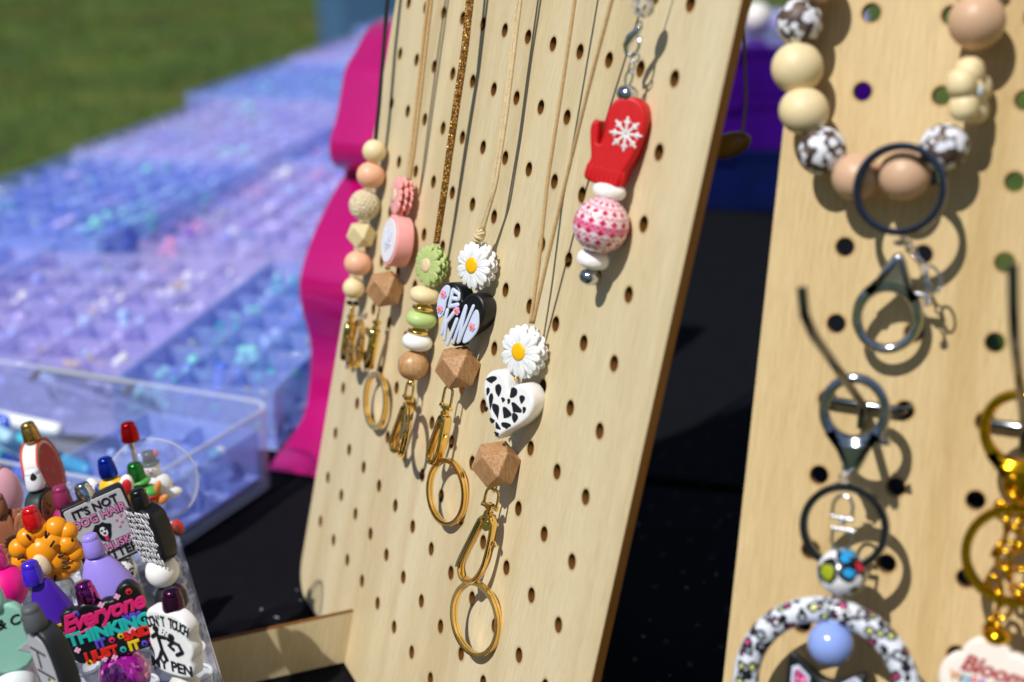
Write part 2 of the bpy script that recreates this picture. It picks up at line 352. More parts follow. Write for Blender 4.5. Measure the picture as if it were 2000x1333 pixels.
def textgeo(s, size, ext=.02, bev=.015, offset=0., shear=0., space=1., align='CENTER'):
    c = bpy.data.curves.new('t', 'FONT'); c.body = s; c.size = size; c.extrude = ext; c.bevel_depth = bev; c.bevel_resolution = 1
    c.offset = offset; c.shear = shear; c.space_character = space; c.align_x = align; c.align_y = 'CENTER'; c.resolution_u = 3
    o = bpy.data.objects.new('t', c); COL.objects.link(o); dg = bpy.context.evaluated_depsgraph_get(); dg.update()
    me = bpy.data.meshes.new_from_object(o.evaluated_get(dg)); V = np.array([v.co[:] for v in me.vertices]); Fc = [tuple(p.vertices) for p in me.polygons]
    bpy.data.objects.remove(o); bpy.data.curves.remove(c); bpy.data.meshes.remove(me)
    return V, Fc
def curve_mesh(name, outer, holes, t):
    """a flat sheet with real round holes cut through it, front face at z = 0"""
    c = bpy.data.curves.new(name, 'CURVE'); c.dimensions = '2D'; c.fill_mode = 'BOTH'; c.extrude = t / 2
    for pl in [outer] + holes:
        s = c.splines.new('POLY'); s.points.add(len(pl) - 1)
        for i, (x, y) in enumerate(pl): s.points[i].co = (x, y, 0, 1)
        s.use_cyclic_u = True
    o = bpy.data.objects.new(name, c); COL.objects.link(o); dg = bpy.context.evaluated_depsgraph_get(); dg.update()
    me = bpy.data.meshes.new_from_object(o.evaluated_get(dg)); V = np.array([v.co[:] for v in me.vertices]) - np.array([0, 0, t / 2]); Fc = [tuple(p.vertices) for p in me.polygons]
    nz = [abs(p.normal.z) for p in me.polygons]
    bpy.data.objects.remove(o); bpy.data.curves.remove(c); bpy.data.meshes.remove(me)
    g = Geo().add((V, Fc)); g.m = [0 if z > .5 else 1 for z in nz]; return g
def icosa():
    t = (1 + 5 ** .5) / 2; V = np.array([(-1, t, 0), (1, t, 0), (-1, -t, 0), (1, -t, 0), (0, -1, t), (0, 1, t), (0, -1, -t), (0, 1, -t), (t, 0, -1), (t, 0, 1), (-t, 0, -1), (-t, 0, 1)]) / math.sqrt(1 + t * t)
    return V, [(0, 11, 5), (0, 5, 1), (0, 1, 7), (0, 7, 10), (0, 10, 11), (1, 5, 9), (5, 11, 4), (11, 10, 2), (10, 7, 6), (7, 1, 8), (3, 9, 4), (3, 4, 2), (3, 2, 6), (3, 6, 8), (3, 8, 9), (4, 9, 5), (2, 4, 11), (6, 2, 10), (8, 6, 7), (9, 8, 1)]
ICO = icosa()
def cubocta(r):
    V = []; 
    for a in (-1, 1):
        for b in (-1, 1): V += [(a, b, 0), (a, 0, b), (0, a, b)]
    V = np.array(V, float); Fc = []
    def order(idx, nrm):
        c = V[idx].mean(0); u = V[idx[0]] - c; w = np.cross(nrm, u)
        return tuple(sorted(idx, key=lambda i: math.atan2((V[i] - c) @ w, (V[i] - c) @ u)))
    for ax in range(3):
        for s in (-1, 1):
            nrm = np.zeros(3); nrm[ax] = s; Fc.append(order([i for i in range(12) if V[i][ax] == s], nrm))
    for sx in (-1, 1):
        for sy in (-1, 1):
            for sz in (-1, 1):
                nrm = np.array([sx, sy, sz], float); Fc.append(order([i for i in range(12) if V[i] @ nrm > 1.9], nrm))
    return V * r / math.sqrt(2), Fc

# ------------------------------------------------------------------ ground, grass, tables
ta = np.array([.2142, .9768]); tb = np.array([.9768, -.2142])       # the long table runs along ta
def tp(n, t): return tb * n + ta * t
gm = bpy.data.materials.new('lawn'); gm.use_nodes = True; nt = gm.node_tree; b = nt.nodes['Principled BSDF']
tc = nt.nodes.new('ShaderNodeTexCoord'); n1 = nt.nodes.new('ShaderNodeTexNoise'); n1.inputs['Scale'].default_value = 1.6; n1.inputs['Detail'].default_value = 8; n1.inputs['Roughness'].default_value = .7
nt.links.new(tc.outputs['Object'], n1.inputs[0]); r = ramp(nt, n1.outputs[0], [(.32, '1f2e05'), (.48, '3f550d'), (.6, '55631a'), (.74, '756d38')])
nt.links.new(r.outputs[0], b.inputs['Base Color']); b.inputs['Roughness'].default_value = .9; MATS['lawn'] = gm
obj('ground', box(-20000, 20000, -20000, 30000, -20, 0), gm, kind='structure', sharp=0)
GR = [mat('grass_green', '58780c', .6, noise=.3), mat('grass_dark', '3c570a', .6, noise=.3), mat('grass_dry', '746832', .7, noise=.3)]
def grass():
    R = np.random.default_rng(3); N = 42000
    x = np.concatenate([R.uniform(-420, 60, N * 3 // 4), R.uniform(40, 320, N // 4)]); y = R.uniform(150, 1250, N)
    cl = np.sin(x * .031 + 1.3 * np.sin(y * .017)) * np.sin(y * .023 + 2 * np.sin(x * .013))
    h = R.uniform(2.5, 5.5, N) * (1 + .35 * cl); a = R.uniform(0, 2 * np.pi, N); w = R.uniform(.25, .6, N); l = R.uniform(.5, 2.5, N); b2 = R.uniform(0, 2 * np.pi, N)
    V = np.zeros((N, 3, 3)); V[:, 0] = np.stack([x - w * np.cos(a), y - w * np.sin(a), 0 * x], 1); V[:, 1] = np.stack([x + w * np.cos(a), y + w * np.sin(a), 0 * x], 1)
    V[:, 2] = np.stack([x + l * np.cos(b2), y + l * np.sin(b2), h], 1)
    g = Geo(); g.v = [V.reshape(-1, 3)]; g.f = [(3 * i, 3 * i + 1, 3 * i + 2) for i in range(N)]
    g.m = [int(q) for q in np.where(cl + R.normal(0, .6, N) > .55, 2, np.where(R.random(N) < .5, 0, 1))]; g.n = 3 * N
    obj('grass', g, GR, kind='stuff', sharp=0)
grass()
def added_treeline():  # unseen trees added behind the camera to darken metal reflections and sky fill
    R = np.random.default_rng(9); g = Geo()
    for k in range(30):
        a = math.radians(-205 + k * 8.1); d = 1150 + R.uniform(-120, 200); h = R.uniform(420, 640); cx, cy = d * math.cos(a), d * math.sin(a)
        g.add(tube([(cx, cy, 0), (cx + R.uniform(-20, 20), cy, h * .5), (cx, cy, h * .8)], [16, 11, 5], 7), 1)
        N = 420; u = R.normal(0, 1, (N, 3)); u /= np.linalg.norm(u, axis=1)[:, None]; c = u * (R.uniform(.45, 1, (N, 1)) ** .5) * np.array([120, 120, h * .42]) * (1 + .2 * np.sin(u[:, :1] * 5 + k)) + np.array([cx, cy, h * .58])
        for i in range(3): pass
        q = R.normal(0, 17, (N, 3, 3)); V = (c[:, None, :] + q).reshape(-1, 3); V[:, 2] = np.maximum(V[:, 2], 1)
        g.add((V, [(3 * i, 3 * i + 1, 3 * i + 2) for i in range(N)]), 0)
    obj('added_treeline', g, [mat('added_tree_leaves', '33451a', .7, noise=.3), mat('added_tree_bark', '4a3c2c', .9)], kind='stuff', sharp=0)
added_treeline()
def cloth_table(name, label, n0, n1, t0, t1, top, step):
    root = thing(name, label, 'table', (*tp((n0 + n1) / 2, (t0 + t1) / 2), 0))
    ox, oy = tp((n0 + n1) / 2, (t0 + t1) / 2)
    def L(n, t, z): p = tp(n, t); return (p[0] - ox, p[1] - oy, z)
    ns = np.arange(n0, n1 + .01, step); ts = np.arange(t0, t1 + .01, step); V = []; Fc = []; A = len(ts)
    def wr(n, t): return -.34 + .16 * math.sin(n * .21 + 1.7 * math.sin(t * .11)) + .08 * math.sin(t * .33 + n * .27) + .1 * max(0, math.sin(n * .5 - t * .38)) ** 3
    for n in ns:
        for t in ts: V.append(L(n, t, top + wr(n, t)))
    for i in range(len(ns) - 1):
        for j in range(A - 1): Fc.append((i * A + j, (i + 1) * A + j, (i + 1) * A + j + 1, i * A + j + 1))
    # the skirt hangs in folds from the edge
    edge = [(n, ts[0], 0, -1) for n in ns] + [(ns[-1], t, 1, 0) for t in ts[1:]] + [(n, ts[-1], 0, 1) for n in ns[::-1][1:]] + [(ns[0], t, -1, 0) for t in ts[::-1][1:-1]]
    base = len(V); E = len(edge)
    for k, z in enumerate([0, 6, 20, 40, top - 2]):
        for i, (n, t, dn, dt) in enumerate(edge):
            q = (.3 + min(k, 3) * .8) * (1 + .9 * math.sin(i * step * .42 + .6 * math.sin(i * .9))); V.append(L(n + dn * q, t + dt * q, top - z + (wr(n, t) if k == 0 else 0)))
    for k in range(4):
        for i in range(E): j = (i + 1) % E; Fc.append((base + k * E + i, base + k * E + j, base + (k + 1) * E + j, base + (k + 1) * E + i))
    obj('tablecloth', (np.array(V), Fc), CLOTH, root, sharp=180)
    g = Geo(); c = [L(n, t, 0) for n, t in ((n0 + .6, t0 + .6), (n1 - .6, t0 + .6), (n1 - .6, t1 - .6), (n0 + .6, t1 - .6))]
    V = np.array([(x, y, top - 4) for x, y, _ in c] + [(x, y, top - .85) for x, y, _ in c]); obj('tabletop', (V, [(3, 2, 1, 0), (4, 5, 6, 7), (0, 1, 5, 4), (1, 2, 6, 5), (2, 3, 7, 6), (3, 0, 4, 7)]), mat('grey_table_plastic', 'a9aba8', .5), root)
    for n, t in ((n0 + 8, t0 + 8), (n1 - 8, t0 + 8), (n1 - 8, t1 - 8), (n0 + 8, t1 - 8)):
        x, y, _ = L(n, t, 0); obj('leg', lathe([(1.4, 0), (1.4, top - 4)], 12), mat('grey_table_leg', '6d7074', .4, .6), root, (x, y, 0), sharp=50)
cloth_table('display_table', 'near folding table under a black tablecloth that carries the wooden pegboards', -97, 78, 6, 90, TOP, 1.0)
cloth_table('bead_table', 'long far table beside the lawn covered by rows of clear bead boxes', -97, 12, 91.5, 334, TOP, 3.5)
g = Geo(); R = random.Random(5)
for i in range(190):
    n, t = R.uniform(-30, 20), R.uniform(50, 88); p = tp(n, t); a = R.uniform(0, 3.1); l = R.uniform(.08, .35) if R.random() < .35 else .06; w = .03
    g.add(box(-l / 2, l / 2, -w, w, 0, .03), 0, rot=(0, 0, a), loc=(p[0], p[1], TOP + .03))
obj('lint', g, mat('pale_lint', 'b9bcc6', .9), kind='stuff', sharp=0)

# ------------------------------------------------------------------ the two wooden pegboards
def rounded_rect(x0, x1, y0, y1, r, n=7):
    O = []
    for cx, cy, a in ((x1 - r, y0 + r, -90), (x1 - r, y1 - r, 0), (x0 + r, y1 - r, 90), (x0 + r, y0 + r, 180)):
        for k in range(n): q = math.radians(a + 90 * k / (n - 1)); O.append((cx + r * math.cos(q), cy + r * math.sin(q)))
    return O
PT = .36
def pegboard(fr, x0, x1, y0, y1, cols, rows, label, ply, feet, notch=None, hr=.285):
    root = thing('pegboard', label, 'pegboard', matrix=fr.mat((0, 0, 0)), group='birch pegboards leaning on the table')
    holes = [circle(hr, 22, c * 2.54, -q * 2.54) for c in cols for q in rows]
    obj('panel', curve_mesh('panel', rounded_rect(x0, x1, y0, y1, 1.6), holes, PT), [ply, BURNT], root, sharp=30)
    # feet: upright ply gussets slotted through the panel, flat on the table
    ey = fr.R[1]; en = fr.R[2]; hz = en - np.array([0, 0, 1.]) * en[2]; hz /= np.linalg.norm(hz)
    up = np.array([fr.R[1] @ (0, 0, 1.), fr.R[2] @ (0, 0, 1.)]); fo = np.array([fr.R[1] @ hz, fr.R[2] @ hz])   # world up / forward in the board's (y, z)
    for fx, bh, eh in feet:
        base = np.array([y0 + .1, -.2])
        prof = [(-17.5, 0), (8.6, 0), (8.6, .2), (8.2, 2.2), (7.9, 2.7), (.35, 2.75)]
        prof_b = [(-.65, 2.75), (-3.5, 11.5), (-4.6, 12.5), (-6, 12.2), (-16.3, 3.6), (-18.2, 1.7), (-18.3, .6)]
        def conv(P): return [tuple(base + up * h + fo * d) for d, h in P]
        for nm, P in (('front_foot', [(.02, 0), (8.6, 0), (8.75, .25), (8.3, 2.5), (8.0, 2.72), (.02 - .62, 2.75)]), ('rear_brace', [(-PT - .12, 0), (-PT - .12 - .22 * bh, bh), (-PT - 1.4 - .22 * bh, bh + .1), (-12.5, eh), (-14.0, eh - .4), (-14.7, eh - 1.2), (-14.9, .8), (-14.5, 0)])):
            O = conv(P); V, Fc = prism(O, -.16, .16, .015, 1); V = V[:, [2, 0, 1]]
            g = Geo().add((V, Fc), 1); g.m[-1] = 0; g.m[-2] = 0
            obj(nm, g, [ply, BURNT], root, (fx, 0, 0), sharp=40)
    return root
pegboard(B1, -2.0, 31.1, -35.2, 19.5, range(12), range(-7, 13), 'tall pale plywood pegboard hung with beaded lanyards, seen at a slant', PLY, ((7.1, 8., 6.2), (21.0, 2.8, 2.7)))
pegboard(B2, -2.5, 30.5, -35.2, 12.5, range(12), range(-4, 13), 'warm toned plywood pegboard facing the lens with rings and keychains hooked on', PLY2, ((2.0, 3., 2.6), (22.0, 3., 2.6)), hr=.3)

# ------------------------------------------------------------------ magenta wavy stand behind the tall board
def magenta_stand():
    P0 = at_height(525, 915, TOP); n = np.array([-.4, -.9165, 0.]); e = np.array([.9165, -.4, 0.])
    sil = [(752, 24), (735, 30), (712, 52), (692, 92), (672, 122), (664, 170), (655, 222), (642, 262), (641, 292), (648, 314), (668, 325), (673, 333), (655, 356), (626, 412), (604, 462), (586, 520), (582, 560), (588, 600), (603, 648), (606, 690), (603, 745), (594, 800), (572, 838), (545, 870), (522, 908)]
    nn = np.cross(n, (0, 0, 1.)); pts = []
    for px, py in sil:
        r = ray(px, py); c = np.array([0, 0, CAMZ]); k = ((P0 - c) @ nn) / (r @ nn); q = c + r * k - P0; pts.append((q @ n, q[2]))
    P = smooth_out(pts, 1, False); zb = P[:, 1].min(); P[:, 1] -= zb
    root = thing('display_stand', 'glossy magenta wavy plastic stand with a flared foot behind the tall pegboard', 'display stand', P0)
    w = 12.; th = .5
    d = np.gradient(P, axis=0); d /= np.linalg.norm(d, axis=1)[:, None]; nr = np.stack([-d[:, 1], d[:, 0]], 1)
    out = np.vstack([P, (P + nr * th)[::-1]])
    if (out[len(P)] - out[len(P) - 1])[0] > 0: out = np.vstack([P, (P - nr * th)[::-1]])
    out[:, 1] = np.maximum(out[:, 1], .02)
    V, Fc = prism(out, 0, w, .12, 2)
    W = V[:, [0]] * n + V[:, [1]] * np.array([0, 0, 1.]) + V[:, [2]] * e
    obj('curved_panel', (W, Fc), MAGENTA, root, sharp=50)
    # a straight strut props it from behind
    q = pts[2]; g = Geo(); a = np.array([q[0] - .6, q[1] - zb - 2]); b_ = np.array([q[0] - 10, .1])
    V, Fc = prism([(a[0], a[1]), (b_[0], b_[1]), (b_[0] + .9, b_[1]), (a[0] + .5, a[1] - 1)], 3, 9, .05, 1)
    obj('rear_strut', (V[:, [0]] * n + V[:, [1]] * np.array([0, 0, 1.]) + V[:, [2]] * e, Fc), MAGENTA, root, sharp=50)
magenta_stand()

MAGENTA.node_tree.nodes['Principled BSDF'].inputs['Coat Weight'].default_value = 1.0; MAGENTA.node_tree.nodes['Principled BSDF'].inputs['Coat Roughness'].default_value = .16
# ------------------------------------------------------------------ bead organisers
PLA = clear('clear_box_plastic', 'dad4ff', .24, .12, (.95, .95, 1.0))
PLF = clear('box_floor_plastic', 'c2c8ff', .85, .25, (.8, .85, 1.0))
PLAB = clear('blue_box_plastic', 'b4c6ff', .24, .12, (.9, .94, 1.0))
PLAD = clear('dark_blue_box_plastic', '1c2c66', .3, .2, (.35, .45, .8))
PLAV = clear('violet_box_plastic', '4d1490', .45, .15, (.45, .2, .85))
LIDM = clear('lid_plastic', 'd4d4ff', .07, .1, (.95, .96, 1.0))
PLAN = clear('plain_clear_plastic', 'd5dcf0', .05, .12, (.95, .97, 1.0))
def bm(n, c, r=.12, mt=.0): return mat('bead_' + n, c, r, mt, coat=.3)
BC = dict(blue=bm('blue', '5478e6'), navy=bm('navy', '24378f'), sky=bm('sky', 'a6c4f8'), lav=bm('lavender', 'bdb2f2'), purple=bm('purple', '9560dc'), pink=bm('pink', 'ef8fc6'), teal=bm('teal', '2fb5c9'),
          aqua=bm('aqua', '8fe6e0', .12), white=bm('white', 'f2f2f6', .15), yellow=bm('yellow', 'f2c531'), silver=bm('silver', 'f0f2fc', .09, .9), coral=bm('coral', 'f0836e'), peri=bm('peri', '98a4f6'), mint=bm('mint', '8fe0b8'))
def organiser(n, t, w, d, h, kinds, label, plastic=PLA, lid=True, nx=6, ny=7, br=.5, per=17, rz=0., group='divided bead boxes covering the far table', zoff=0., seed=None):
    p = tp(n, t); R = random.Random(seed if seed is not None else int(n * 7 + t * 13)); th = .18
    root = thing('bead_box', label, 'bead box', (p[0], p[1], TOP + zoff), (0, 0, math.atan2(tb[1], tb[0]) + rz), group)
    g = Geo(); x, y = w / 2, d / 2
    obj('floor_sheet', box(-x + .02, x - .02, -y + .02, y - .02, .02, th), PLF if plastic not in (PLAV, PLAD) else plastic, root, sharp=0); g.add(box(-x, -x + th, -y, y, th + .002, h)); g.add(box(x - th, x, -y, y, th + .002, h))
    g.add(box(-x + th + .002, x - th - .002, -y, -y + th, th + .002, h)); g.add(box(-x + th + .002, x - th - .002, y - th, y, th + .002, h))
    obj('tray', g, plastic, root, sharp=0)
    dv = obj('divider', box(-.06, .06, -y + th + .01, y - th - .01, th + .004, h - .25), plastic, None, sharp=0); COL.objects.unlink(dv)
    dh = obj('divider', box(-x + th + .01, x - th - .01, -.06, .06, th + .004, h - .35), plastic, None, sharp=0); COL.objects.unlink(dh)
    for k in range(1, nx): o = dv.copy(); o.location = ((-x + w * k / nx) * U, 0, 0); COL.objects.link(o); o.parent = root
    for k in range(1, ny): o = dh.copy(); o.location = (0, (-y + d * k / ny) * U, 0); COL.objects.link(o); o.parent = root
    g = Geo(); mats = [BC[k] for k in kinds]
    for i in range(nx):
        for j in range(ny):
            if R.random() < .07: continue
            mi = R.randrange(len(mats)); rr = br * R.choice((.7, 1, 1, 1.3)); cx, cy = -x + w * (i + .5) / nx, -y + d * (j + .5) / ny; m = int(per * (br / rr) ** 1.5)
            for _ in range(m):
                g.add(ICO, mi if R.random() < .85 else R.randrange(len(mats)), sc=rr * np.array([1, 1, R.choice((.7, 1))]), rot=(R.random() * 3, R.random() * 3, 0), loc=(cx + R.uniform(-1, 1) * (w / nx / 2 - rr - .1), cy + R.uniform(-1, 1) * (d / ny / 2 - rr - .1), th + rr + R.random() * (h * .75 - rr)))
    obj('beads', g, mats, root, kind='stuff', sharp=180)
    if lid:
        lg = Geo(); lg.add(box(-x - .05, x + .05, -y - .05, y + .05, h + .01, h + .16)); lg.add(box(-x - .05, x + .05, -y - .2, -y - .06, h - .7, h + .16)); lg.add(box(-x - .05, x + .05, y + .06, y + .2, h - .7, h + .16))
        obj('lid', lg, LIDM if plastic not in (PLAV, PLAD) else plastic, root, sharp=0)
        for sx in (-.5, .5): obj('latch', prism(rounded_rect(-1.4, 1.4, -.6, .6, .3, 4), 0, .25, .05, 1), plastic, root, (sx * x, -y - .22, h - .5), (math.pi / 2, 0, 0))
    return root
blue = ['blue', 'sky', 'sky', 'peri', 'aqua', 'lav', 'silver', 'sky']; mix = ['lav', 'purple', 'pink', 'sky', 'peri', 'white', 'lav', 'silver', 'lav']; teal = ['teal', 'aqua', 'sky', 'blue', 'mint', 'silver', 'aqua']; wh = ['white', 'silver', 'lav', 'lav', 'sky', 'white', 'peri', 'sky', 'silver', 'white', 'lav', 'sky', 'silver', 'yellow']
L_edge = ['deep blue bead box at the table corner nearest the lens along the lawn edge', 'blue bead box on the lawn edge past the first step in the row', 'blue bead box along the lawn edge, third of the stepped row', 'pale blue bead box along the lawn edge, fourth of the stepped row', 'last bead box along the lawn edge before the blue tote']
rows = [(146.5, 37), (185.5, 38), (225, 36), (263, 36), (302, 37)]
for i, (t, d) in enumerate(rows):
    organiser((-79, -77.2, -80.2, -77.6, -78.6)[i], t, 25.2, d - 1.6, 4.2, blue if i < 4 else mix, L_edge[i], PLAB if i % 2 == 0 else PLA, lid=False, nx=(7, 6, 8)[i % 3], ny=(7, 9, 8)[i % 3], br=.48, per=19, rz=math.radians(-4.5))
cols = [(-50.5, 'second'), (-22.8, 'third'), (-2.5, 'fourth')]
for c, (n, nm) in enumerate(cols):
    for i, (t, d) in enumerate(rows):
        if (c == 2 and i < 3) or (c == 1 and i == 0): continue
        k = [mix, mix, blue, mix, blue][(i + 2 * c) % 5] if c else [mix, mix, mix, teal, blue][i]
        w = 26.5 if c < 2 else 12
        organiser(n + (i * 37 % 5) * .15, t, w, d, 4.0, k, 'open box of %s beads, %s column from the lawn, %s row back' % ({id(mix): 'lilac and pink', id(blue): 'blue', id(teal): 'teal'}[id(k)], nm, ('second', 'third', 'fourth', 'fifth', 'last')[i]), (PLA, PLAB)[(i + c) % 3 == 1], lid=False, nx=(7, 6, 8)[(i + c) % 3] if c < 2 else 3, ny=(9, 7, 8, 6)[i % 4], br=.48, per=19)
organiser(-61, 107, 25, 31, 4.4, wh, 'open bead box of white and lavender beads nearest the camera', PLA, False, 6, 7, .5, 12)
organiser(-42.4, 106.5, 11.8, 31, 4.4, teal, 'open bead box full of sparkling teal and aqua beads beside the magenta stand', PLAB, False, 3, 7, .45, 18)
organiser(-83, 110, 25, 31, 4.4, blue, 'open bead box of blue beads at the near corner of the far table', PLAB, False, 5, 6, .5, 10)

# violet and blue cases stacked behind the gap between the boards
def case_stack():
    z = 0.
    for k, (kinds, pl, h, lab) in enumerate([(['navy', 'blue', 'navy'], PLAD, 6.5, 'bottom blue bead case of the dark stack seen between the boards'), (['purple', 'navy'], PLAV, 5.3, 'violet bead case second from the bottom of the stack between the boards'),
            (['purple', 'pink'], PLAV, 5.3, 'topmost violet bead case with pink beads in the stack between the boards')]):
        organiser(-7.0 + .3 * (k % 2), 173, 20, 18, h, kinds, lab, pl, True, 5, 3, .8, 30, .03 * (k - 1), 'stacked dark bead cases', z, 40 + k); z += h + .25
case_stack()

# ------------------------------------------------------------------ clear bin with wrapped pens, left of the tall board
def bin_and_sticks():
    c = at_height(535, 790, TOP + 5.5)[:2]; u = np.array([-.906, .423]); v = np.array([-.423, -.906]); w, d, h = 40., 14, 5.5
    root = thing('clear_bin', 'long shallow clear plastic bin lying behind the beaded pens', 'bin', (c[0], c[1], TOP + .02), (0, 0, math.atan2(u[1], u[0])))
    def wall(out, inn): return out
    g = Geo(); O = rounded_rect(0, w, 0, d, 1.6, 6); I = rounded_rect(.2, w - .2, .2, d - .2, 1.4, 6); N = len(O)
    V = [(x, y, .2) for x, y in O] + [(x * 1.0, y, h) for x, y in O] + [(x, y, h) for x, y in I] + [(x, y, .4) for x, y in I]; Fc = []
    for q in range(3):
        for j in range(N): k = (j + 1) % N; Fc.append((q * N + j, q * N + k, (q + 1) * N + k, (q + 1) * N + j))
    Fc += [tuple(range(N))[::-1], tuple(range(3 * N, 4 * N))]; g.add((np.array(V), Fc)); obj('body', g, PLAN, root, sharp=40)
    obj('rim', tube([(x, y, h) for x, y in O], .14, 8, True, up=(0, 0, 1)), clear('clear_rim', 'e4e9f6', .3, .05), root, sharp=60)
    obj('handle', tube([(w * .3, -.1, h - 1), (w * .3, -1.2, h - .6), (w * .3 + 8, -1.2, h - .6), (w * .3 + 8, -.1, h - 1)], .25, 8), mat('grey_handle', '6c7078', .4), root, sharp=60)
    def inb(a, b, z): p = np.array(c) + u * a + v * b; return (p[0], p[1], TOP + z)
    cols = [('teal', '4fc4dc'), ('pale blue', 'a9d4f2'), ('white', 'eef2f6'), ('blue', '3f62d8'), ('teal', '4fc4dc'), ('pale blue', 'a9d4f2'), ('white', 'eef2f6'), ('teal', '4fc4dc'), ('blue', '3f62d8'), ('white', 'eef2f6'), ('teal', '4fc4dc'), ('pale blue', 'a9d4f2')]
    for i, (nm, cc) in enumerate(cols):
        lay = i % 3; a0 = 10.6 + (i // 3) * 2.0 + lay; a1 = a0 + 16; b0 = 1.4 + (i * 1.7) % 4; b1 = 5.5 + (i * 2.3) % 4.5
        p0 = np.array(inb(a0, b1, 1.3 + lay * 1.3)); p1 = np.array(inb(a1, b0, 1.3 + lay * 1.3)); dv = p1 - p0; Lh = np.linalg.norm(dv)
        t = thing('wrapped_pen', '%s pen blank lying in the clear bin' % nm, 'pen', p0, dv_rot(dv), 'pen blanks lying in the clear bin')
        m = mat('stick_' + nm.replace(' ', '_'), cc, .2, coat=.4)
        obj('barrel', lathe([(.2, 0), (.45, .2), (.5, 1), (.5, Lh * .5), (.54, Lh * .5 + .05), (.54, Lh * .5 + .3), (.5, Lh * .5 + .35), (.5, Lh - 1)], 14), m, t, sharp=50)
        obj('tip', lathe([(.42, Lh - 1), (.3, Lh - .5), (.08, Lh)], 12), STEEL, t, sharp=50)
    q = np.array(c) + u * 5.3 + v * 7.0
    organiser(q @ tb, q @ ta, 8.8, 12.6, 3.4, ['aqua', 'white', 'teal', 'sky', 'silver'], 'small blue divided tray with pale beads inside the clear bin', PLAB, False, 2, 4, .4, 9, math.radians(-12.6), 'trays inside the clear bin', .45, 3)
def dv_rot(d):
    return Vector(d).to_track_quat('Z', 'Y').to_euler()
bin_and_sticks()
def sticker_tray():
    # open tray of sparkling bits in front of the bin, its rim cutting across the lower left
    p = at_height(120, 900, TOP + 5)
    g = thing('clear_case', 'clear plastic case corner with glossy rim at the far left behind the pens', 'case', (p[0] - 6, p[1] + 1, TOP + .03), (0, 0, math.radians(-42)))
    G = Geo(); w, d, h = 14, 9, 5
    for b_ in (box(0, w, 0, .2, 0, h), box(0, w, d - .2, d, 0, h), box(0, .2, .201, d - .201, 0, h), box(w - .2, w, .201, d - .201, 0, h), box(.201, w - .201, .201, d - .201, 0, .2)): G.add(b_)
    obj('body', G, PLAN, g, sharp=0); obj('rim', tube([(0, 0, h), (w, 0, h), (w, d, h), (0, d, h)], .2, 8, True, up=(0, 0, 1)), clear('clear_rim', 'e4e9f6', .3, .05), g, sharp=60)

# ------------------------------------------------------------------ pen stand
ex1 = np.array([.316, -.949]); ex2 = np.array([-.949, -.316])
def pen_stand():
    c = at_height(345, 1035, TOP + 7)[:2]
    root = thing('pen_stand', 'clear acrylic pen stand with rows of round rings at the lower left', 'pen stand', (c[0], c[1], TOP + .02), (0, 0, math.atan2(ex1[1], ex1[0])))
    sgn = -1.    # local x runs along ex1; ex2 is local -y
    w, d = 27., 17.; hx = [1.6 + 2.12 * i for i in range(12)]; hy = [-.95 - 2.2 * j for j in range(7)]
    holes = [circle(.58, 20, x, y) for x in hx for y in hy]
    g = curve_mesh('p', rounded_rect(0, w, -d, 0, .8), holes, .3); g.m = [0] * len(g.m); 
    acr = clear('acrylic', 'dfe4f2', .015, .04)
    obj('top_plate', g, acr, root, (0, 0, 7), sharp=30)
    g = curve_mesh('p', rounded_rect(0, w, -d, 0, .8), [circle(.58, 20, x, y) for x in hx for y in hy], .3); g.m = [0] * len(g.m); obj('lower_plate', g, acr, root, (0, 0, 3.4), sharp=30)
    for nm, b_ in (('side_wall', box(.3, w - .3, -.3, -.05, 0, 6.69)), ('side_wall', box(.3, w - .3, -d + .05, -d + .3, 0, 6.69)), ('end_wall', box(.05, .28, -d + .4, -.4, 0, 6.69)), ('end_wall', box(w - .28, w - .05, -d + .4, -.4, 0, 6.69))): obj(nm, b_, acr, root, sharp=0)
    T = Geo().add(torus(.62, .08, 28, 8)).add(tube([(x, y, -.9) for x, y in circle(.62, 28)], 1., 8, True, sec=(.06, 1.7), up=(0, 0, 1))); first = None
    rimm = clear('acrylic_rim', 'eef2fa', .5, .05)
    for x in hx:
        for y in hy[:3]:
            if first is None: first = obj('ring', T, rimm, root, (x, y, 7.03), sharp=180)
            else: o = first.copy(); o.location = (x * U, y * U, .0703); COL.objects.link(o)
    return c
stand_c = pen_stand()
LP = 13.6
def pen_frame(px, py, dz=0., lean=(-.2, .05), yaw=0., h=12.7):
    cp = at_height(px, py, TOP + h + dz); y = np.array([lean[0], lean[1], 1.]); y /= np.linalg.norm(y)
    a = math.radians(yaw); f = np.array([math.sin(a), -math.cos(a), 0.]); z = f - y * (f @ y); z /= np.linalg.norm(z); x = np.cross(y, z)
    o = cp - y * (LP - .47); m = Matrix((x, y, z)).transposed().to_4x4(); m.translation = Vector(o * U); return m
def pen(px, py, capm, label, barrel, lean=(-.2, .05), yaw=0., dz=0., y0=4.5, h=12.7):
    t = thing('beaded_pen', label, 'pen', matrix=pen_frame(px, py, dz, lean, yaw, h), group='beaded pens in the clear stand')
    obj('cap', lathe([(.4, 0), (.435, .06), (.415, .3), (.375, .64), (.35, .68), (.335, .72), (.345, .76), (.32, .87), (.24, .935), (.0, .95)], 26, 'y'), capm, t, (0, LP - .95, 0), sharp=60)
    obj('rod', lathe([(.13, 2), (.13, LP - .6)], 10, 'y'), STEEL, t, sharp=60)
    obj('barrel', lathe([(.12, -.4), (.3, .5), (.5, 1.2), (.53, y0 - .5), (.5, y0)], 20, 'y'), barrel, t, sharp=50)
    obj('collar', lathe([(.5, 0), (.57, .05), (.57, .3), (.5, .35)], 20, 'y'), STEEL, t, (0, y0 + .01, 0), sharp=50)
    return t
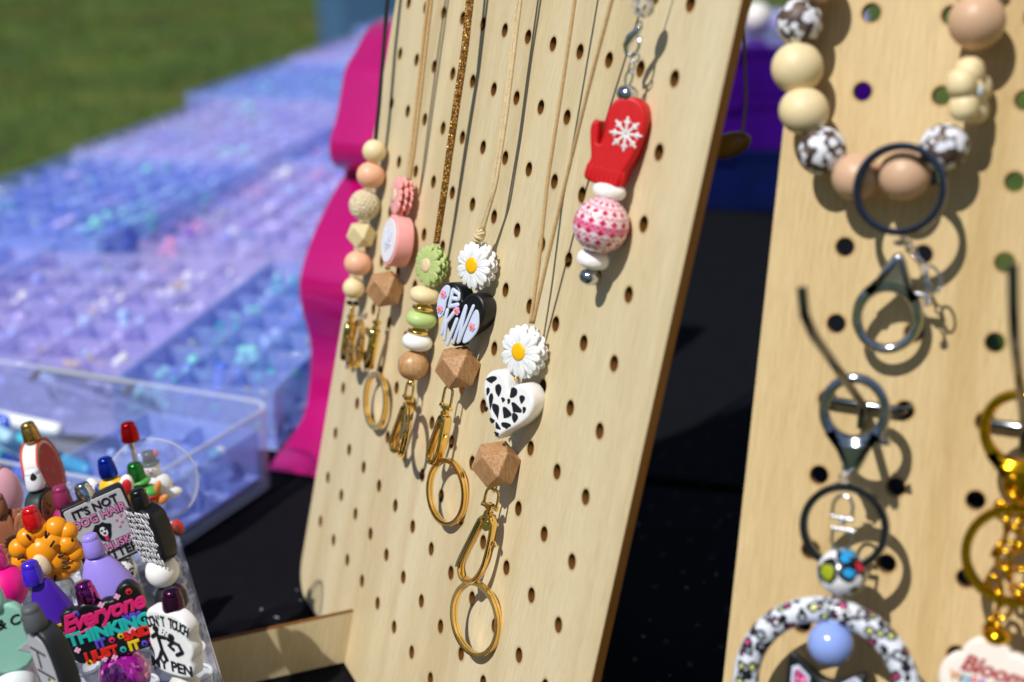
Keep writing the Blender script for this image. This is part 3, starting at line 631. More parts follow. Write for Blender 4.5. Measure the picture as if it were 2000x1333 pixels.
def pl(name, col, rough=.45, **k): return mat(name, col, rough, **k)
capS = lambda n, c: mat('cap_' + n, c, .2, .7)
YT = LP - .95
def ball(t, y, r, m, x=0, z=0, name='bead'): return obj(name, sphere(r, 30, 20), m, t, (x, y, z), (math.pi / 2, .4, 0), sharp=180)
def spacer(t, y, m=None, r=.5): T = torus(r - .1, .12, 28, 8); return obj('spacer', (T[0][:, [0, 2, 1]], [f[::-1] for f in T[1]]), m or STEEL, t, (0, y, 0), sharp=180)

# "Everyone was thinking it" sign
t = pen(168, 1158, mat('cap_chrome_magenta', 'b0409a', .08, 1.), 'purple chrome capped pen, black sign reading Everyone was THINKING IT I JUST SAID IT', mat('barrel_lilac', '9a8ae0', .35), (-.23, .05), 8)
sg = Geo(); O = smooth_out([(-1.65, .75), (-1.55, 1.05), (-1.2, 1.18), (-.95, 1.02), (-.7, 1.25), (-.35, 1.2), (-.1, 1.0), (.2, 1.12), (.55, 1.02), (.7, 1.38), (1.15, 1.62), (1.5, 1.35), (1.62, .95), (1.6, -.9), (1.45, -1.2), (.9, -1.25), (-1.1, -1.22), (-1.5, -1.1), (-1.66, -.8)], 2)
sy = YT - 1.0
sign = obj('sign', prism(O, -.3, .3, .14, 3), BLACK, t, (.45, sy, .15), sharp=50)
def letters(par, s, size, m, x, y, z, rot=0., sx=1., **k): V, Fc = textgeo(s, size, **k); V = V * np.array([sx, 1, 1]); return obj('lettering', Geo().add((V, Fc), rot=(0, 0, rot)), m, par, (x, y, z), sharp=40)
hot = mat('print_hot_pink', 'd8246f', .4); tq = mat('print_turquoise', '22b5ae', .4); pr = mat('print_violet', '5a49c8', .4); rd = mat('print_red', 'd8251c', .4); yl = mat('print_yellow', 'e8c526', .4); pk = mat('print_pale_pink', 'f0b0d0', .45)
letters(sign, 'Everyone', .92, hot, -.02, .66, .31, .05, ext=.02, bev=.03, offset=.012, shear=.35, space=.92)
obj('lettering', Geo().add(stroke([(-1.4, .22), (-1.25, .12), (-.9, .16), (-.5, .3), (-.45, .32)], .055), sc=(1, 1, .7)), hot, sign, (0, 0, .32), sharp=180)
letters(sign, 'was', .46, pr, 1.02, .26, .31, .0, ext=.02, bev=.02, offset=.005)
letters(sign, 'THINKING', .68, tq, .02, -.06, .31, .0, ext=.02, bev=.025, offset=.02, space=.98)
letters(sign, 'IT', .46, pr, -.45, -.5, .31, 0, ext=.02, bev=.025, offset=.012)
letters(sign, 'SAID', .5, rd, .98, -.5, .31, .02, ext=.02, bev=.025, offset=.012)
letters(sign, 'I JUST', .5, rd, -.55, -.92, .31, 0, ext=.02, bev=.025, offset=.012)
letters(sign, 'IT', .5, yl, .72, -.96, .31, 0, ext=.02, bev=.025, offset=.015)
def small_flower(par, x, y, z, m, r=.13, k=8, cm=None):
    g = Geo().add(prism(flower_out(r, k, .25, k * 6), 0, .05, .012, 1), 0).add(prism(circle(r * .42, 12), .052, .075, .01, 1), 1)
    return obj('flower', g, [m, cm or BLACK], par, (x, y, z), sharp=40)
for x, y, m in ((-.95, .92, pr), (1.2, 1.22, rd), (.0, -.48, hot), (.36, -.42, yl), (.28, -.98, tq), (1.12, -.98, pr), (1.42, -.95, hot), (-1.1, -1.12, yl)): small_flower(sign, x, y, .3, m)
for x, y in ((.05, 1.0), (.72, 1.15), (.72, -.3), (.95, -.24), (-1.35, -.5), (-.12, -1.2), (-.5, -1.15)): obj('star', prism(flower_out(.13, 4, .5, 32), 0, .05, .01, 1), pk, sign, (x, y, .3), sharp=40)
GLM = glitter('magenta_glitter', 'a80f9a', 'ff8df0', 620, .12, .3); MATS['mg'] = GLM; GLM.node_tree.nodes['Principled BSDF'].inputs['Coat Weight'].default_value = 1; GLM.node_tree.nodes['Principled BSDF'].inputs['Coat Roughness'].default_value = .04
ball(t, YT - 3.2, 1.0, GLM, .35); spacer(t, YT - 4.25); ball(t, YT - 5.0, .6, BLACK)

# husky sign
t = pen(165, 962, STEEL, 'pen with silver cap and grey square sign reading IT\'S NOT DOG HAIR IT\'S HUSKY GLITTER', mat('barrel_blue', '1c3fa8', .3), (-.34, .08), 22)
sign = obj('sign', prism(rounded_rect(-1.45, 1.45, -1.6, 1.6, .22, 5), -.45, .28, .08), BLACK, t, (0.15, YT - 1.35, .1), sharp=40)
GRY = mat('grey_print', 'b9bac0', .5)
obj('face_plate', prism(rounded_rect(-1.32, 1.32, -1.48, 1.48, .12, 5), .281, .33, .02, 1), GRY, sign, sharp=40)
PKO = mat('pink_print', 'd884b8', .5); 
letters(sign, "IT'S NOT", .52, BLACK, 0.0, 1.12, .34, 0, ext=.015, bev=.01, offset=.008)
letters(sign, 'DOG HAIR', .5, BLACK, 0.0, .66, .335, 0, ext=.008, bev=.01, offset=.03); letters(sign, 'DOG HAIR', .5, PKO, 0, .66, .36, 0, ext=.015, bev=.008, offset=.002)
letters(sign, "IT'S HUSKY", .46, BLACK, 0.0, -.78, .335, 0, ext=.008, bev=.01, offset=.03); letters(sign, "IT'S HUSKY", .46, PKO, 0, -.78, .36, 0, ext=.015, bev=.008, offset=.002)
letters(sign, 'GLITTER', .54, BLACK, 0.0, -1.2, .34, 0, ext=.015, bev=.01, offset=.008)
dg = Geo()
dg.add(prism(smooth_out([(-.62, .1), (-.35, .28), (-.3, .42), (-.1, .36), (.1, .42), (.18, .28), (.42, .2), (.3, .0), (.22, -.3), (-.0, -.52), (-.25, -.4), (-.38, -.1)], 2), 0, .03, .008, 1), 0)
dg.add(prism(smooth_out([(-.12, .2), (.02, .2), (.12, .05), (.14, -.15), (.0, -.3), (-.16, -.15), (-.2, .05)], 2), .031, .05, .008, 1), 1)
dg.add(prism(circle(.05, 10, -.1, .06), .051, .065, .005, 1), 0).add(prism(circle(.05, 10, .06, .06), .051, .065, .005, 1), 0).add(prism(circle(.07, 12, -.02, -.1, .05), .051, .07, .005, 1), 0).add(prism(smooth_out([(-.08, -.22), (.06, -.22), (.05, -.42), (-.03, -.48), (-.1, -.4)], 2), .051, .07, .005, 1), 2)
obj('dog_face', dg, [BLACK, WHITE, hot], sign, (-.05, -.02, .331), sharp=40)
for x, y in ((.6, .22), (.85, .35), (.78, .05), (1.0, .15), (.62, -.1)): obj('star', prism(circle(.07, 5, a0=.3), 0, .03, .006, 1), PKO, sign, (x, y, .331), sharp=40)
b_ = ball(t, YT - 3.55, .66, WHITE); pg = Geo()
for a, e_ in ((.1, .35), (.75, -.2), (-.5, -.1), (1.3, .4)):
    M = Matrix.Rotation(a, 3, 'Y') @ Matrix.Rotation(-e_, 3, 'X')
    for x, y, r in ((0, 0, .14), (-.15, .17, .06), (-.05, .23, .06), (.06, .23, .06), (.16, .16, .06)): pg.add(sphere(r, 10, 6, (1, 1, .35)), M=M, loc=np.array(M @ Vector((x, y, .62))))
obj('paw_print', pg, BLACK, t, (0, YT - 3.55, 0), sharp=180)

# black scribbled-lettering topper, white and black balls
t = pen(272, 975, mat('cap_black', '0d0d0f', .3), 'pen with black cap and thick black topper covered in scribbled white lettering', mat('barrel_green', '3f9a3a', .3), (-.2, .02), -38)
tp_ = obj('topper', prism(smooth_out([(-.95, 1.1), (-.5, 1.45), (.5, 1.3), (.95, .9), (1.0, -.8), (.55, -1.4), (-.45, -1.45), (-.95, -1.0)], 2), -.55, .4, .16), BLACK, t, (.05, YT - 1.2, 0), sharp=50)
R = random.Random(11); g = Geo()
for i in range(9):
    yy = 1.15 - i * .28; x = -.78 + .1 * math.sin(i)
    while x < .72:
        h = R.uniform(.12, .2); g.add(stroke([(x, yy - h), (x + R.uniform(-.04, .06), yy + h * .4), (x + .1, yy + R.uniform(-.1, .12)), (x + .13, yy - h * R.uniform(.2, 1))], .028, 6), sc=(1, 1, .7)); x += R.uniform(.17, .24)
obj('lettering', g, mat('white_print', 'e9e9ee', .5), tp_, (0, 0, .41), sharp=180)
ball(t, YT - 3.05, .74, WHITE); ball(t, YT - 4.45, .74, mat('black_rubber', '15151a', .5)); spacer(t, YT - 5.25)

# white DON'T TOUCH MY PEN
t = pen(337, 1172, mat('cap_plum_metal', '4a2342', .22, .8), "dark plum capped pen, white topper reading DON'T TOUCH MY PEN with stick figures", mat('barrel_dark', '20201f', .3), (-.03, 0), -30, y0=5.2)
tp_ = obj('topper', prism(smooth_out([(-1.05, .9), (-.8, 1.15), (-.1, 1.1), (.55, 1.15), (1.0, .75), (1.05, .35), (.92, .15), (1.12, -.2), (1.1, -.55), (.95, -.75), (1.05, -1.1), (.9, -1.6), (-.6, -1.65), (-1.0, -1.3), (-.9, -.8), (-1.1, -.4), (-1.0, 0), (-1.1, .5)], 2), -.3, .35, .12), WHITE, t, (0, YT - .95, .1), sharp=50)
for i, ch in enumerate("DON'T TOUCH"):
    if ch == ' ': continue
    a = (i - 5) / 5 * .42; letters(tp_, ch, .6, BLACK, math.sin(a) * 2.25, .68 - (1 - math.cos(a)) * 2.0 , .36, -a * .8, sx=.55, ext=.01, bev=.008, offset=.008)
letters(tp_, 'MY PEN', .6, BLACK, -.05, -1.2, .36, 0, ext=.01, bev=.008, offset=.008)
g = Geo()
for s_ in ([(-.6, .15), (-.5, -.25), (-.42, -.65)], [(-.6, .1), (-.85, -.1)], [(-.5, -.02), (-.2, .0)], [(-.45, -.6), (-.62, -.95)], [(-.42, -.6), (-.25, -.95)], [(.15, -.1), (.45, -.15), (.6, -.45)], [(.6, -.45), (.3, -.62)], [(.15, -.12), (-.05, -.3), (.15, -.42)], [(.12, -.1), (-.08, -.02)]): g.add(stroke(s_, .085, 8), sc=(1, 1, .45))
g.add(sphere(.15, 14, 8, (1, 1, .35)), loc=(-.62, .3, 0)).add(sphere(.16, 14, 8, (1, 1, .35)), loc=(.12, .1, 0))
for x, y in ((-.25, .32), (-.1, .25), (-.18, .15), (-.3, .2)): g.add(sphere(.035, 8, 5, (1, 1, .5)), loc=(x, y, 0))
obj('stick_figures', g, BLACK, tp_, (0, 0, .36), sharp=180)
ball(t, YT - 3.3, .62, mat('pale_grey_bead', 'c9c8c4', .4))

# lavender dome topper
LAV = mat('lavender_silicone', '9d8be6', .3, sss=.15)
t = pen(180, 1064, LAV, 'pen with plain lavender cap over a smooth lavender bell shaped topper', mat('barrel_cream', 'e3dcb8', .35), (-.22, .04), 5)
pf = [(.0, 2.1), (.3, 2.05), (.5, 1.85), (.78, 1.4), (1.0, .8), (1.12, .25), (1.08, -.05), (.8, -.15)]
V, Fc = lathe([(r, h) for r, h in pf][::-1], 34); obj('topper', (V[:, [0, 2, 1]] * np.array([1, 1, -.75]), Fc), LAV, t, (.15, YT - 2.0, 0), (0, 0, .12), sharp=60)
ball(t, YT - 2.75, .62, CREAM); ball(t, YT - 3.9, .6, mat('confetti', 'f0e9d8', .4))

# orange scalloped topper with dark dashes (kept plain)
ORG = mat('orange_silicone', 'f29a12', .3, sss=.15)
t = pen(62, 1010, mat('cap_red_gloss', 'c20a0a', .18, coat=.5), 'pen with glossy red cap and orange scalloped topper marked with dark dashes', mat('barrel_teal', '1d6a70', .3), (-.16, .03), 10)
g = Geo(); R = random.Random(4); pts = [(-.95, .35, .5), (-1.05, -.25, .45), (-.5, .75, .5), (.1, .95, .48), (.75, .85, .55), (1.2, .6, .45), (1.05, .1, .5), (1.25, -.4, .42), (.95, -.85, .45), (.4, -1.15, .5), (-.1, -.95, .45), (-.55, -.6, .42), (0, 0, .85), (.45, .3, .7), (.4, -.5, .7)]
for x, y, rr in pts: g.add(sphere(rr * .93, 18, 12, (1, 1, .9)), 0, loc=(x, y, R.uniform(-.12, .12)))
tpr = obj('topper', g, ORG, t, (.08, YT - 1.15, 0), sharp=180)
g = Geo()
for x, y, a_ in ((.75, -.2, .2), (.85, -.5, .1), (.8, -.8, 0), (1.3, .25, 1.2), (.35, .85, 1.3), (-.9, .1, .5), (-.75, -.35, -.2), (.2, -1.2, 1.2), (.55, .45, .8), (1.15, -.6, .4), (-.35, .9, 1.9)):
    zz = max([(rr * .9) * math.sqrt(max(0, 1 - ((x - X) ** 2 + (y - Y_) ** 2) / rr ** 2)) for X, Y_, rr in pts] + [.1]); g.add(stroke([(-.12 * math.cos(a_), -.12 * math.sin(a_)), (.12 * math.cos(a_), .12 * math.sin(a_))], .06, 6), loc=(x, y, zz + .02))
obj('dash', g, mat('dark_brown_print', '2b1a0c', .5), t, (.08, YT - 1.15, -.03), sharp=180); obj('cream_patch', sphere(.42, 20, 12, (.8, 1.2, .5)), mat('cream_print', 'e8d2b0', .5), t, (-.02, YT - 1.5, .62), (0, 0, .3), sharp=180)
CRK = mat('crackle_clear', 'dfe6ee', .06, trans=.75, bump=.12, bscale=22, coat=.5)
ball(t, YT - 3.0, .68, CRK, .25)

# purple hat
PUR = mat('purple_silicone', '4a22a8', .3, sss=.1)
t = pen(62, 1118, mat('cap_violet', '3f1ec0', .25, coat=.4), 'pen with violet cap and purple pointed hat topper with a golden buckle', mat('barrel_confetti', 'e9e6ea', .35), (-.14, .03), 12)
V, Fc = lathe([(1.35, -1.5), (1.45, -1.42), (1.35, -1.3), (.98, -1.2), (.92, -.7), (.75, 0), (.5, .7), (.35, 1.05), (.0, 1.15)], 30); obj('hat', (V[:, [0, 2, 1]] * np.array([1, 1, -.55]), Fc), PUR, t, (.35, YT - 1.0, 0), (0, 0, .1), sharp=50)
V, Fc = lathe([(.97, -1.21), (1.0, -1.2), (.97, -.72), (.93, -.7)], 30); obj('hat_band', (V[:, [0, 2, 1]] * np.array([1, 1, -.57]), Fc), BLACK, t, (.35, YT - 1.0, 0), (0, 0, .1), sharp=50)
obj('buckle', tube([(-.28, -.2, 0), (.28, -.2, 0), (.28, .2, 0), (-.28, .2, 0)], .08, 8, True, up=(0, 0, 1)), mat('buckle_gold', 'e09a12', .35), t, (.45, YT - 1.93, .62), (0, 0, .1), sharp=60)
obj('brim_fold', sphere(.5, 20, 12, (1.3, .5, .8)), PUR, t, (-.75, YT - 1.2, .1), (0, 0, .7), sharp=180)
ball(t, YT - 3.1, .62, mat('black_silicone2', '17181c', .42)); 

# hot pink ball pen
t = pen(-8, 1088, mat('cap_pink', 'e0208a', .2, coat=.4), 'pen topped by one big hot pink ball at the left border beside the purple hat', mat('barrel_pink', 'c64aa8', .3), (-.12, .03), 0, dz=-.3)
ball(t, YT - .9, .98, mat('hot_pink_silicone', 'f0128c', .4, sss=.2)); ball(t, YT - 2.5, .7, LAV)
# mint topper with Co
t = pen(-14, 1165, mat('cap_mint', '9fd8c8', .3), 'pen with rounded mint tile topper marked & Co cut by the left border', mat('barrel_aqua', '6fc8d8', .3), (-.12, .02), 15, dz=.3, h=13.2)
tp_ = obj('topper', prism(smooth_out([(-1.0, -1.5), (1.0, -1.5), (1.1, .4), (.75, 1.15), (0, 1.4), (-.8, 1.1), (-1.1, .3)], 2), -.3, .3, .12), mat('mint_silicone', '9ed8c4', .42, sss=.1), t, (.0, YT - 1.1, 0), sharp=50)
letters(tp_, '& Co', .55, BLACK, .45, .55, .305, .1, ext=.01, bev=.01, shear=.2)
obj('print', prism([(0, 0), (.5, .25), (.55, -.3)], 0, .02, .004, 1), GRY, tp_, (.4, -.6, .305), sharp=40)
ball(t, YT - 3.3, .8, mat('pearly_white', 'dfe6ea', .2, coat=.4)); ball(t, YT - 4.7, .7, BC['teal'])
# dark grey topper
t = pen(64, 1205, mat('cap_slate', '55585c', .5), 'pen with matte slate cap and slanted dark topper with a pale grey face', mat('barrel_magenta', 'b03a9a', .2, .5), (-.2, 0), 48, dz=.3, h=13.2)
tp_ = obj('topper', prism(smooth_out([(-.75, 1.0), (-.4, 1.35), (.4, 1.3), (.8, .9), (.9, -.8), (.6, -1.6), (-.5, -1.7), (-.85, -1.0)], 2), -.45, .35, .12), mat('charcoal_silicone', '26282c', .45), t, (.15, YT - 1.25, 0), sharp=50)
tp_.rotation_euler = (0, -1.55, 0)
fp = obj('face_plate', prism(smooth_out([(-.6, .85), (-.3, 1.15), (.3, 1.1), (.65, .75), (.7, -.7), (.45, -1.4), (-.4, -1.5), (-.7, -.9)], 2), .351, .4, .03, 1), GRY, tp_, sharp=40)
for i, (a, b_) in enumerate((((-.45, .5), (.4, .35)), ((-.1, .35), (-.2, -.3)), ((-.5, -.45), (.5, -.6)), ((.1, -.7), (-.1, -1.2)))): obj('print', Geo().add(stroke([a, b_], .05, 6), sc=(1, 1, .5)), mat('dark_print', '2c2f33', .5), fp, (0, 0, .41), sharp=180)
small_flower(fp, .2, -.95, .4, yl, .2, 5); spacer(t, YT - 3.3); ball(t, YT - 4.1, .66, mat('charcoal_ball', '2c2e30', .4))
# gold cap pen, side-on round topper
t = pen(58, 843, mat('cap_gold', 'b08d4a', .25, .9), 'tallest far pen with a gold cap and white disc topper edged in orange red', mat('barrel_white', 'e8e8ea', .3), (-.24, .05), 84, h=13.3)
tp_ = obj('topper', prism(circle(1.2, 40, 0, 0, 1.6), -.5, .3, .1), mat('white_disc', 'e8e4e2', .4), t, (.1, YT - 1.65, 0), sharp=50)
obj('rim', tube([(x, y, .3) for x, y in circle(1.18, 40, ry=1.58)], .07, 6, True, up=(0, 0, 1)), mat('orange_red', 'cf4a22', .4), tp_, sharp=180); obj('rim', tube([(x, y, -.5) for x, y in circle(1.18, 40, ry=1.58)], .07, 6, True, up=(0, 0, 1)), mat('orange_red', 'cf4a22', .4), tp_, sharp=180)
obj('print', prism(circle(1.0, 36, 0, 0, 1.38), .301, .34, .02, 1), spotted('brown_print', 'b0453a', ['6a5a3a', '8a7a5a', 'c04a30'], 5., .3), tp_, sharp=40)
ball(t, YT - 4.3, .75, mat('berry_ball', 'a8326a', .35), .6)
# zebra cap pen
ZEB = spotted('zebra_print', 'e6e6ee', ['141416', '1b1b20', '141416'], 4., .34)
t = pen(66, 935, ZEB, 'pen with black and white striped cap and dark disc topper with leopard print', mat('barrel_rose', 'c24a7a', .3), (-.18, .04), 76, h=12.9)
tp_ = obj('topper', prism(smooth_out([(-.9, .9), (0, 1.3), (.9, .9), (1.0, -.8), (.5, -1.5), (-.5, -1.5), (-1.0, -.8)], 2), -.45, .35, .1), mat('dark_teal_silicone', '20302f', .45), t, (.1, YT - 1.3, 0), sharp=50)
obj('print', prism(smooth_out([(-.75, .75), (0, 1.12), (.75, .75), (.85, -.7), (.4, -1.3), (-.4, -1.3), (-.85, -.7)], 2), .351, .38, .02, 1), spotted('leopard_teal', '9a6a3a', ['c07a3a', '1f8a80', 'a8662c'], 5.5, .2, '1a1410'), tp_, sharp=40)
ball(t, YT - 3.5, .7, mat('berry_ball', 'a8326a', .35), .9)
# pink topper at the left border, brown daisy below
t = pen(-20, 905, mat('cap_rose', 'e6a6bc', .35), 'pen with pale pink rounded topper cut by the left border above a brown flower', mat('barrel_tan', 'b98a6a', .35), (-.15, .04), 10)
ball(t, YT - 1.1, 1.0, mat('pale_pink_silicone', 'e8afc0', .42, sss=.15), .1, name='topper').scale = (1, .7, 1.35); ball(t, YT - 2.6, .6, BLACK, .3)
# brown daisy pen (petals are one moulded bead)
def daisy(par, x, y, z, r, m, cm, yaw=0., tilt=0., roll=0., layers=3, n=15, dz=.2):
    g = Geo()
    for k in range(layers):
        rr = r * (.95, 1.0, .97)[k]; zz = (dz, 0, -dz)[k]
        for i in range(n):
            a = 2 * math.pi * (i + .5 * (k % 2)) / n + .07 * math.sin(i * 3.7 + k)
            L_ = rr * (.50 + .025 * math.sin(i * 2.3 + k)); V, Fc = sphere(1, 12, 9, (L_, r * .165, r * .1), .85); w = V.copy()
            taper = 1 + .28 * (V[:, 0] / L_); w[:, 1] *= taper; groove = np.exp(-(V[:, 1] / (r * .04)) ** 2) * (V[:, 2] > 0); w[:, 2] -= groove * r * .035 * (np.abs(V[:, 0]) < L_ * .9)
            w[:, 0] += rr - L_ - .02; w[:, 2] -= .05 * r * (w[:, 0] / rr) ** 2
            g.add((w, Fc), rot=(0, 0, a), loc=(0, 0, zz))
    V, Fc = lathe([(r * .3, -dz - .12), (r * .36, -dz), (r * .36, dz - .05)], 20); g.add((V, Fc))
    o = obj('daisy_bead', g, m, par, (x, y, z), (tilt, yaw, roll), sharp=60)
    obj('center_disc', lathe([(r * .30, dz - .02), (r * .33, dz + .06), (r * .31, dz + .11), (r * .22, dz + .135), (0, dz + .15)], 26), cm, o, sharp=60)
    return o
t = pen(-6, 985, mat('cap_brown', '8a5a3a', .4), 'pen with big terracotta brown flower topper low at the left border', mat('barrel_brown', '7a4a2a', .35), (-.1, .04), 12, h=12.2)
daisy(t, .45, YT - 1.4, 0, 1.55, mat('terracotta_silicone', '9a5f3f', .45), mat('dark_brown_disc', '3a2013', .5))
ball(t, YT - 3.4, .7, mat('teal_ball', '17646a', .4), -.2)
# blue cap pen with yellow body and white ears
t = pen(208, 912, capS('blue', '1230a8'), 'pen with metallic blue cap and yellow topper with white lobes beside the clear globe', mat('barrel_navy', '1a2f80', .3), (-.16, .04), -5, h=12.6)
obj('topper', sphere(.82, 22, 14, (1, 1.2, .7)), mat('yellow_silicone', 'e8b81a', .42, sss=.15), t, (.05, YT - .95, 0), sharp=180)
obj('lobe', sphere(.42, 18, 12, (.8, 1.2, .6)), WHITE, t, (-.85, YT - .45, 0), (0, 0, .3), sharp=180); obj('lobe', sphere(.4, 18, 12, (.7, 1.3, .6)), mat('navy_silicone', '1b3f8a', .42), t, (-.55, YT - .75, .1), (0, 0, .2), sharp=180); obj('lobe', sphere(.42, 18, 12, (.8, 1.2, .6)), WHITE, t, (.8, YT - .45, .2), (0, 0, -.3), sharp=180); obj('lobe', sphere(.34, 18, 12, (.7, 1.2, .4)), mat('red_lobe', 'c4202a', .42), t, (.85, YT - .5, .4), (0, 0, -.3), sharp=180)
ball(t, YT - 2.6, .7, BLACK)
# snow globe pen
t = pen(252, 843, capS('red', 'a80a12'), 'pen with metallic red cap above a clear globe holding a little snowman', mat('barrel_red', 'b0202a', .3), (-.12, .04), 5, h=13.4)
GLS = clear('globe_plastic', 'e9eef6', .05, .03)
obj('globe', sphere(2.1, 44, 28, (1, 1, .62)), GLS, t, (.55, YT - 2.25, -.3), sharp=180)
T = torus(2.12, .06, 60, 8); obj('globe_seam', T, clear('clear_rim', 'e4e9f6', .3, .05), t, (.55, YT - 2.25, -.3), sharp=180)
g = Geo().add(sphere(.42, 20, 14), 0, loc=(0, 0, 0)).add(sphere(.6, 20, 14, (1.1, 1, .7)), 0, loc=(.15, -.85, 0)).add(sphere(.9, 20, 12, (1, .35, .45)), 0, loc=(.3, -1.35, 0)).add(sphere(.46, 20, 10, (1, .3, 1)), 1, loc=(-.02, .28, 0))
V, Fc = lathe([(.0, .0), (.3, .0), (.33, .45), (.3, .55), (0, .57)], 18); V = V[:, [0, 2, 1]] * np.array([1, 1, -1]); g.add((V, Fc), 1, loc=(-.02, .3, 0))
g.add(sphere(.04, 8, 6), 2, loc=(-.14, .05, .4)).add(sphere(.04, 8, 6), 2, loc=(.1, .05, .4)).add(sphere(.07, 8, 6), 3, loc=(-.02, -.05, .43)).add(sphere(.2, 12, 8, (.6, 1, .5)), 3, loc=(.35, .75, .1))
obj('snowman', g, [mat('snow_white', 'f0f0ee', .5), mat('sparkle_grey', '4a5056', .3), BLACK, mat('rosy', 'd05a7a', .5)], t, (.65, YT - 1.55, -.1), sharp=180)
# green cap gnome pen
t = pen(265, 922, capS('green', '2a7a34'), 'green metal capped pen topped by a little red and green elf with boots', mat('barrel_red', 'b0202a', .3), (-.14, .03), -12, h=12.0)
GRN = mat('green_silicone', '4fa04a', .42, sss=.1)
obj('hat_brim', sphere(.62, 24, 12, (1, .36, .8)), GRN, t, (0, YT - .05, 0), (0, 0, .1), sharp=180)
g = Geo().add(sphere(.62, 20, 14, (1, .8, .7)), 0, loc=(.25, -.95, 0)).add(sphere(.7, 20, 14, (1, .5, .75)), 1, loc=(.3, -.55, 0)).add(sphere(.66, 20, 14, (1.05, .3, .8)), 2, loc=(.3, -.72, .05))
g.add(sphere(.3, 16, 10, (.55, 1.3, .5)), 0, loc=(.95, -.35, .1), rot=(0, 0, -.5)).add(sphere(.3, 16, 10, (.6, 1.1, .5)), 0, loc=(1.1, -.95, .1), rot=(0, 0, -.9)).add(sphere(.16, 12, 8), 0, loc=(.35, -1.15, .4)).add(sphere(.7, 16, 10, (.8, 1.1, .7)), 1, loc=(.35, -2.1, 0)).add(sphere(.22, 12, 8), 4, loc=(.6, -1.7, .35))
g.add(sphere(.36, 18, 12, (.8, 1.05, .9)), 3, loc=(1.55, -2.35, .25), rot=(0, 0, .3)).add(sphere(.33, 18, 12, (.62, .95, .5)), 5, loc=(1.6, -2.38, .48), rot=(0, 0, .3)).add(sphere(.24, 14, 8), 4, loc=(1.15, -2.35, .1))
g.add(sphere(.36, 18, 12, (.8, 1.05, .9)), 3, loc=(.1, -3.15, .3), rot=(0, 0, -.6)).add(sphere(.33, 18, 12, (.62, .95, .5)), 5, loc=(.08, -3.18, .54), rot=(0, 0, -.6))
obj('elf', g, [mat('orange_skin', 'd98a4a', .42, sss=.15), GRN, mat('dark_red_silicone', 'b01a1c', .42), mat('red_boot', 'c0281c', .42), WHITE, mat('boot_sole', '6b2a14', .5)], t, (0, YT, 0), sharp=180)
ball(t, YT - 4.4, .62, WHITE)
for (px, py, c_, lb, hh, mm) in ((120, 968, '8a2a55', 'pen topped with a plain dark rose ball between the leopard disc and the husky sign', 12.2, 'a8326a'), (28, 1262, 'c8c8cc', 'pen with a clear confetti ball low between the mint tile and the slate pen', 10.6, 'e4e2ea')):
    t = pen(px, py, mat('cap_' + c_, c_, .3), lb, mat('barrel_' + mm, mm, .3), (-.15, .03), 0, h=hh, y0=3.5); ball(t, YT - .65, .66, mat('ball_' + mm, mm, .25, coat=.4)); spacer(t, YT - 1.4)

# ------------------------------------------------------------------ lanyards on the tall board
GRP = 'beaded lanyards hanging down the tall pegboard'
class Lan:
    def __init__(s, name, label, cat, px, py, fr=B1, group=GRP):
        l = fr.loc(px, py, 0); s.fr = fr; s.o = np.array([l[0], l[1], 0.]); s.t = thing(name, label, cat, matrix=fr.mat(s.o), group=group)
    def P(s, px, py, h): return s.fr.loc(px, py, h) - s.o
    def cord(s, pts, m, r, name='cord', top=17.2, n=8, flat=None):
        Q = [s.P(*p) for p in pts]; a, b_ = Q[-2], Q[-1]; d = b_ - a
        k = (top - (b_ + s.o)[1]) / d[1]; e = b_ + d * k; e[2] = min(max(e[2], .8), 2.2)
        Q.append(e); T = [Q[0]]
        for i in range(len(Q) - 1):
            for f in (.33, .66, 1): T.append(Q[i] * (1 - f) + Q[i + 1] * f)
        T = list(smooth_out(T, 1, False)); obj(name, tube(T, r, n, sec=flat), m, s.t, sharp=180); return e + s.o
    def bead(s, px, py, h, r, m, sq=(1, 1, 1), rot=(0, 0, 0), name='bead', p=1.0, seg=32):
        return obj(name, sphere(r, seg, seg * 2 // 3, sq, p), m, s.t, s.P(px, py, h), rot, sharp=180)
    def poly(s, px, py, h, r, m, rot):
        o = obj('faceted_bead', cubocta(r), m, s.t, s.P(px, py, h), rot, sharp=0); bv = o.modifiers.new('b', 'BEVEL'); bv.width = .045 * U; bv.segments = 2; return o
    def disc(s, px, py, h, R, r, m):
        return obj('spacer', torus(R, r, 30, 10), m, s.t, s.P(px, py, h), (math.pi / 2, 0, .05), sharp=180)
    def daisy(s, px, py, h, r, m, cm, yaw, roll=0, layers=3, dz=.2): q = s.P(px, py, h); return daisy(s.t, *q, r, m, cm, yaw, 0, roll, layers, 16, dz)
pegs = []
def peg(fr, x, y, label):
    t = thing('wooden_peg', label, 'peg', matrix=fr.mat((x, y, 0)), group='wooden pegs holding the lanyards')
    obj('dowel', lathe([(.26, -1.2), (.26, 2.9), (.22, 3.0), (0, 3.02)], 16), BEECHR, t, sharp=50)

